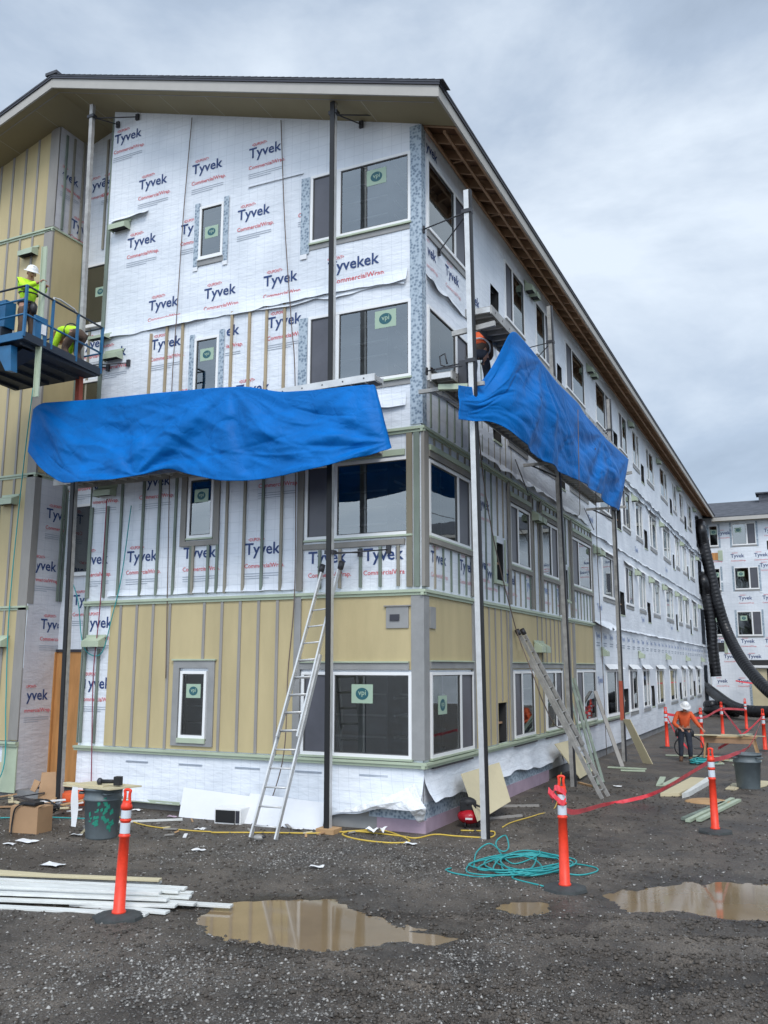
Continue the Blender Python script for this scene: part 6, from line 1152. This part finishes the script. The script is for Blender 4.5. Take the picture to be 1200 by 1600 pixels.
# siding stacks and trims in the side yard
def flat(name, label, pts, z0, z1, k_, cat='sheet', group=None): m = MB(); c = [GP(*p) for p in pts]; m.hexa([(p[0], p[1], z0) for p in c] + [(p[0], p[1], z1) for p in c], k_); return tag(m.build(name), label, cat, group)
flat('siding_sheet', 'cream siding sheets stacked flat on the mud behind the right post', [(1032, 1246), (1062, 1246), (1110, 1222), (1080, 1220)], 0.02, 0.09, 'panel')
flat('siding_sheet', 'white edged siding length lying beside the cream stack', [(1066, 1249), (1078, 1246), (1112, 1226), (1105, 1222)], 0.02, 0.12, 'trimw')
for i, (a, b, k_) in enumerate((((1075, 1287), (1145, 1252), 'green'), ((1092, 1286), (1155, 1254), 'green'), ((1068, 1284), (1130, 1258), 'stripg'))):
    m = MB(); p = GP(*a); q = GP(*b); m.bar((p[0], p[1], 0.05), (q[0], q[1], 0.05), 0.09, 0.05, k_); tag(m.build('metal_trim'), ['middle pale green trim lying left of the right post', 'rightmost pale green trim lying at the right post', 'dark green trim lying left of the pale ones'][i], 'trim', 'green trims lying on the mud')
for a, b, lb in (((1030, 1230), (1036, 1217), 'small grey offcut left of the caution tape'), ((1036, 1230), (1060, 1218), 'longer grey offcut touching the caution tape'), ((950, 1201), (1010, 1204), 'grey offcut on the mud behind the leaning trims'), ((970, 1206), (1008, 1207), 'second grey offcut on the mud behind the leaning trims'), ((1040, 1182), (1130, 1184), 'long pale green trim lying behind the orange shirted worker'), ((1110, 1189), (1190, 1191), 'long pale trim lying under the sawing table')):
    m = MB(); p = GP(*a); q = GP(*b); m.bar((p[0], p[1], 0.04), (q[0], q[1], 0.04), 0.14, 0.03, 'green'); tag(m.build('trim_offcut'), lb, 'offcut')
flat('siding_offcut', 'cream offcut lying left of the clean trash can', [(1133, 1235), (1150, 1237), (1165, 1226), (1145, 1226)], 0.02, 0.04, 'panel'); flat('siding_offcut', 'cream offcut lying right of the clean trash can', [(1180, 1234), (1198, 1230), (1206, 1223), (1186, 1222)], 0.02, 0.04, 'panel')
# sawing table
x, y, _ = GP(1130, 1184); o = thing('sawing_table', 'makeshift wooden sawing table beside the orange shirted worker', 'table', (x, y, 0))
m = MB(); m.box((-0.55, -0.35, 0.62), (1.0, 0.45, 0.66), 'wood'); m.build('table_top', o); m = MB(); m.box((-0.5, -0.33, 0.46), (0.95, -0.29, 0.62), 'rafter'); m.box((-0.5, 0.39, 0.46), (0.95, 0.43, 0.62), 'rafter'); m.build('apron', o)
for a, b in ((-0.45, -0.28), (0.9, -0.28), (-0.45, 0.38), (0.9, 0.38)): m = MB(); m.bar((a, b, 0.62), (a * 1.15, b * 1.2, 0), 0.07, 0.05, 'wood'); m.build('leg', o)
for (a, b, c, d, z, r, lb) in ((-0.9, -0.3, 0.55, 0.15, 0.665, 0.1, 'cream siding sheet on the left half of the sawing table'), (-0.5, -0.5, -0.1, -0.28, 0.69, 0.0, 'small cream offcut at the front of the sawing table'), (0.0, -0.1, 1.3, 0.0, 0.70, -0.25, 'narrow cream strip across the sawing table'), (0.6, -0.2, 0.75, 0.5, 0.72, -0.4, 'pale green offcut lying crosswise on the sawing table')):
    m = MB(); m.box((a, b, 0), (c, d, 0.02), 'panel' if 'cream' in lb else 'green'); q = m.build('siding_offcut'); q.location = (x, y, z); q.rotation_euler.z = r; tag(q, lb, 'board')
hose('air_hose', 'black hose coiled under the sawing table', [(x - 0.9 + 0.42 * math.cos(t), y - 0.8 + 0.12 * math.sin(t), 0.35 + 0.33 * math.sin(t * 1.0)) for t in np.linspace(0, 11, 22)], 0.02, 'black', 'hose')
hose('cord_heap', 'heap of dark hoses on the mud in front of the sawing table', [(x - 0.4 + 0.6 * math.cos(i * 2.1) * rg.random(), y - 2.2 + 0.5 * math.sin(i * 2.1), 0.03 + 0.12 * rg.random()) for i in range(24)], 0.02, 'hoseT', 'hose')
for i in range(10):
    a, b = x - 0.6 + rg.uniform(0, 1.9), y - 2.6 + rg.uniform(0, 1.2); t_ = rg.random() * 3; m = MB(); m.bar((a, b, 0.04), (a + 0.4 * math.cos(t_), b + 0.4 * math.sin(t_), 0.06), 0.08, 0.02, rg.choice(['panel', 'green', 'wood'])); tag(m.build('scrap_piece'), 'scrap offcut on the mud in front of the sawing table', 'scrap', 'scrap offcuts round the sawing table')
m = MB(); x, y, _ = GP(1108, 1255); m.ell((x, y, 0.0), (0.5, 0.3, 0.10), 'wood', 20, 8); tag(m.build('sawdust_heap'), 'low heap of brown sawdust behind the right post', 'sawdust', kind=None)
x, y, _ = GP(592, 1296); m = MB(); m.ell((x, y, 0.05), (0.07, 0.05, 0.05), 'compr'); tag(m.build('glove'), 'small red rag ball by the foundation', 'rag')
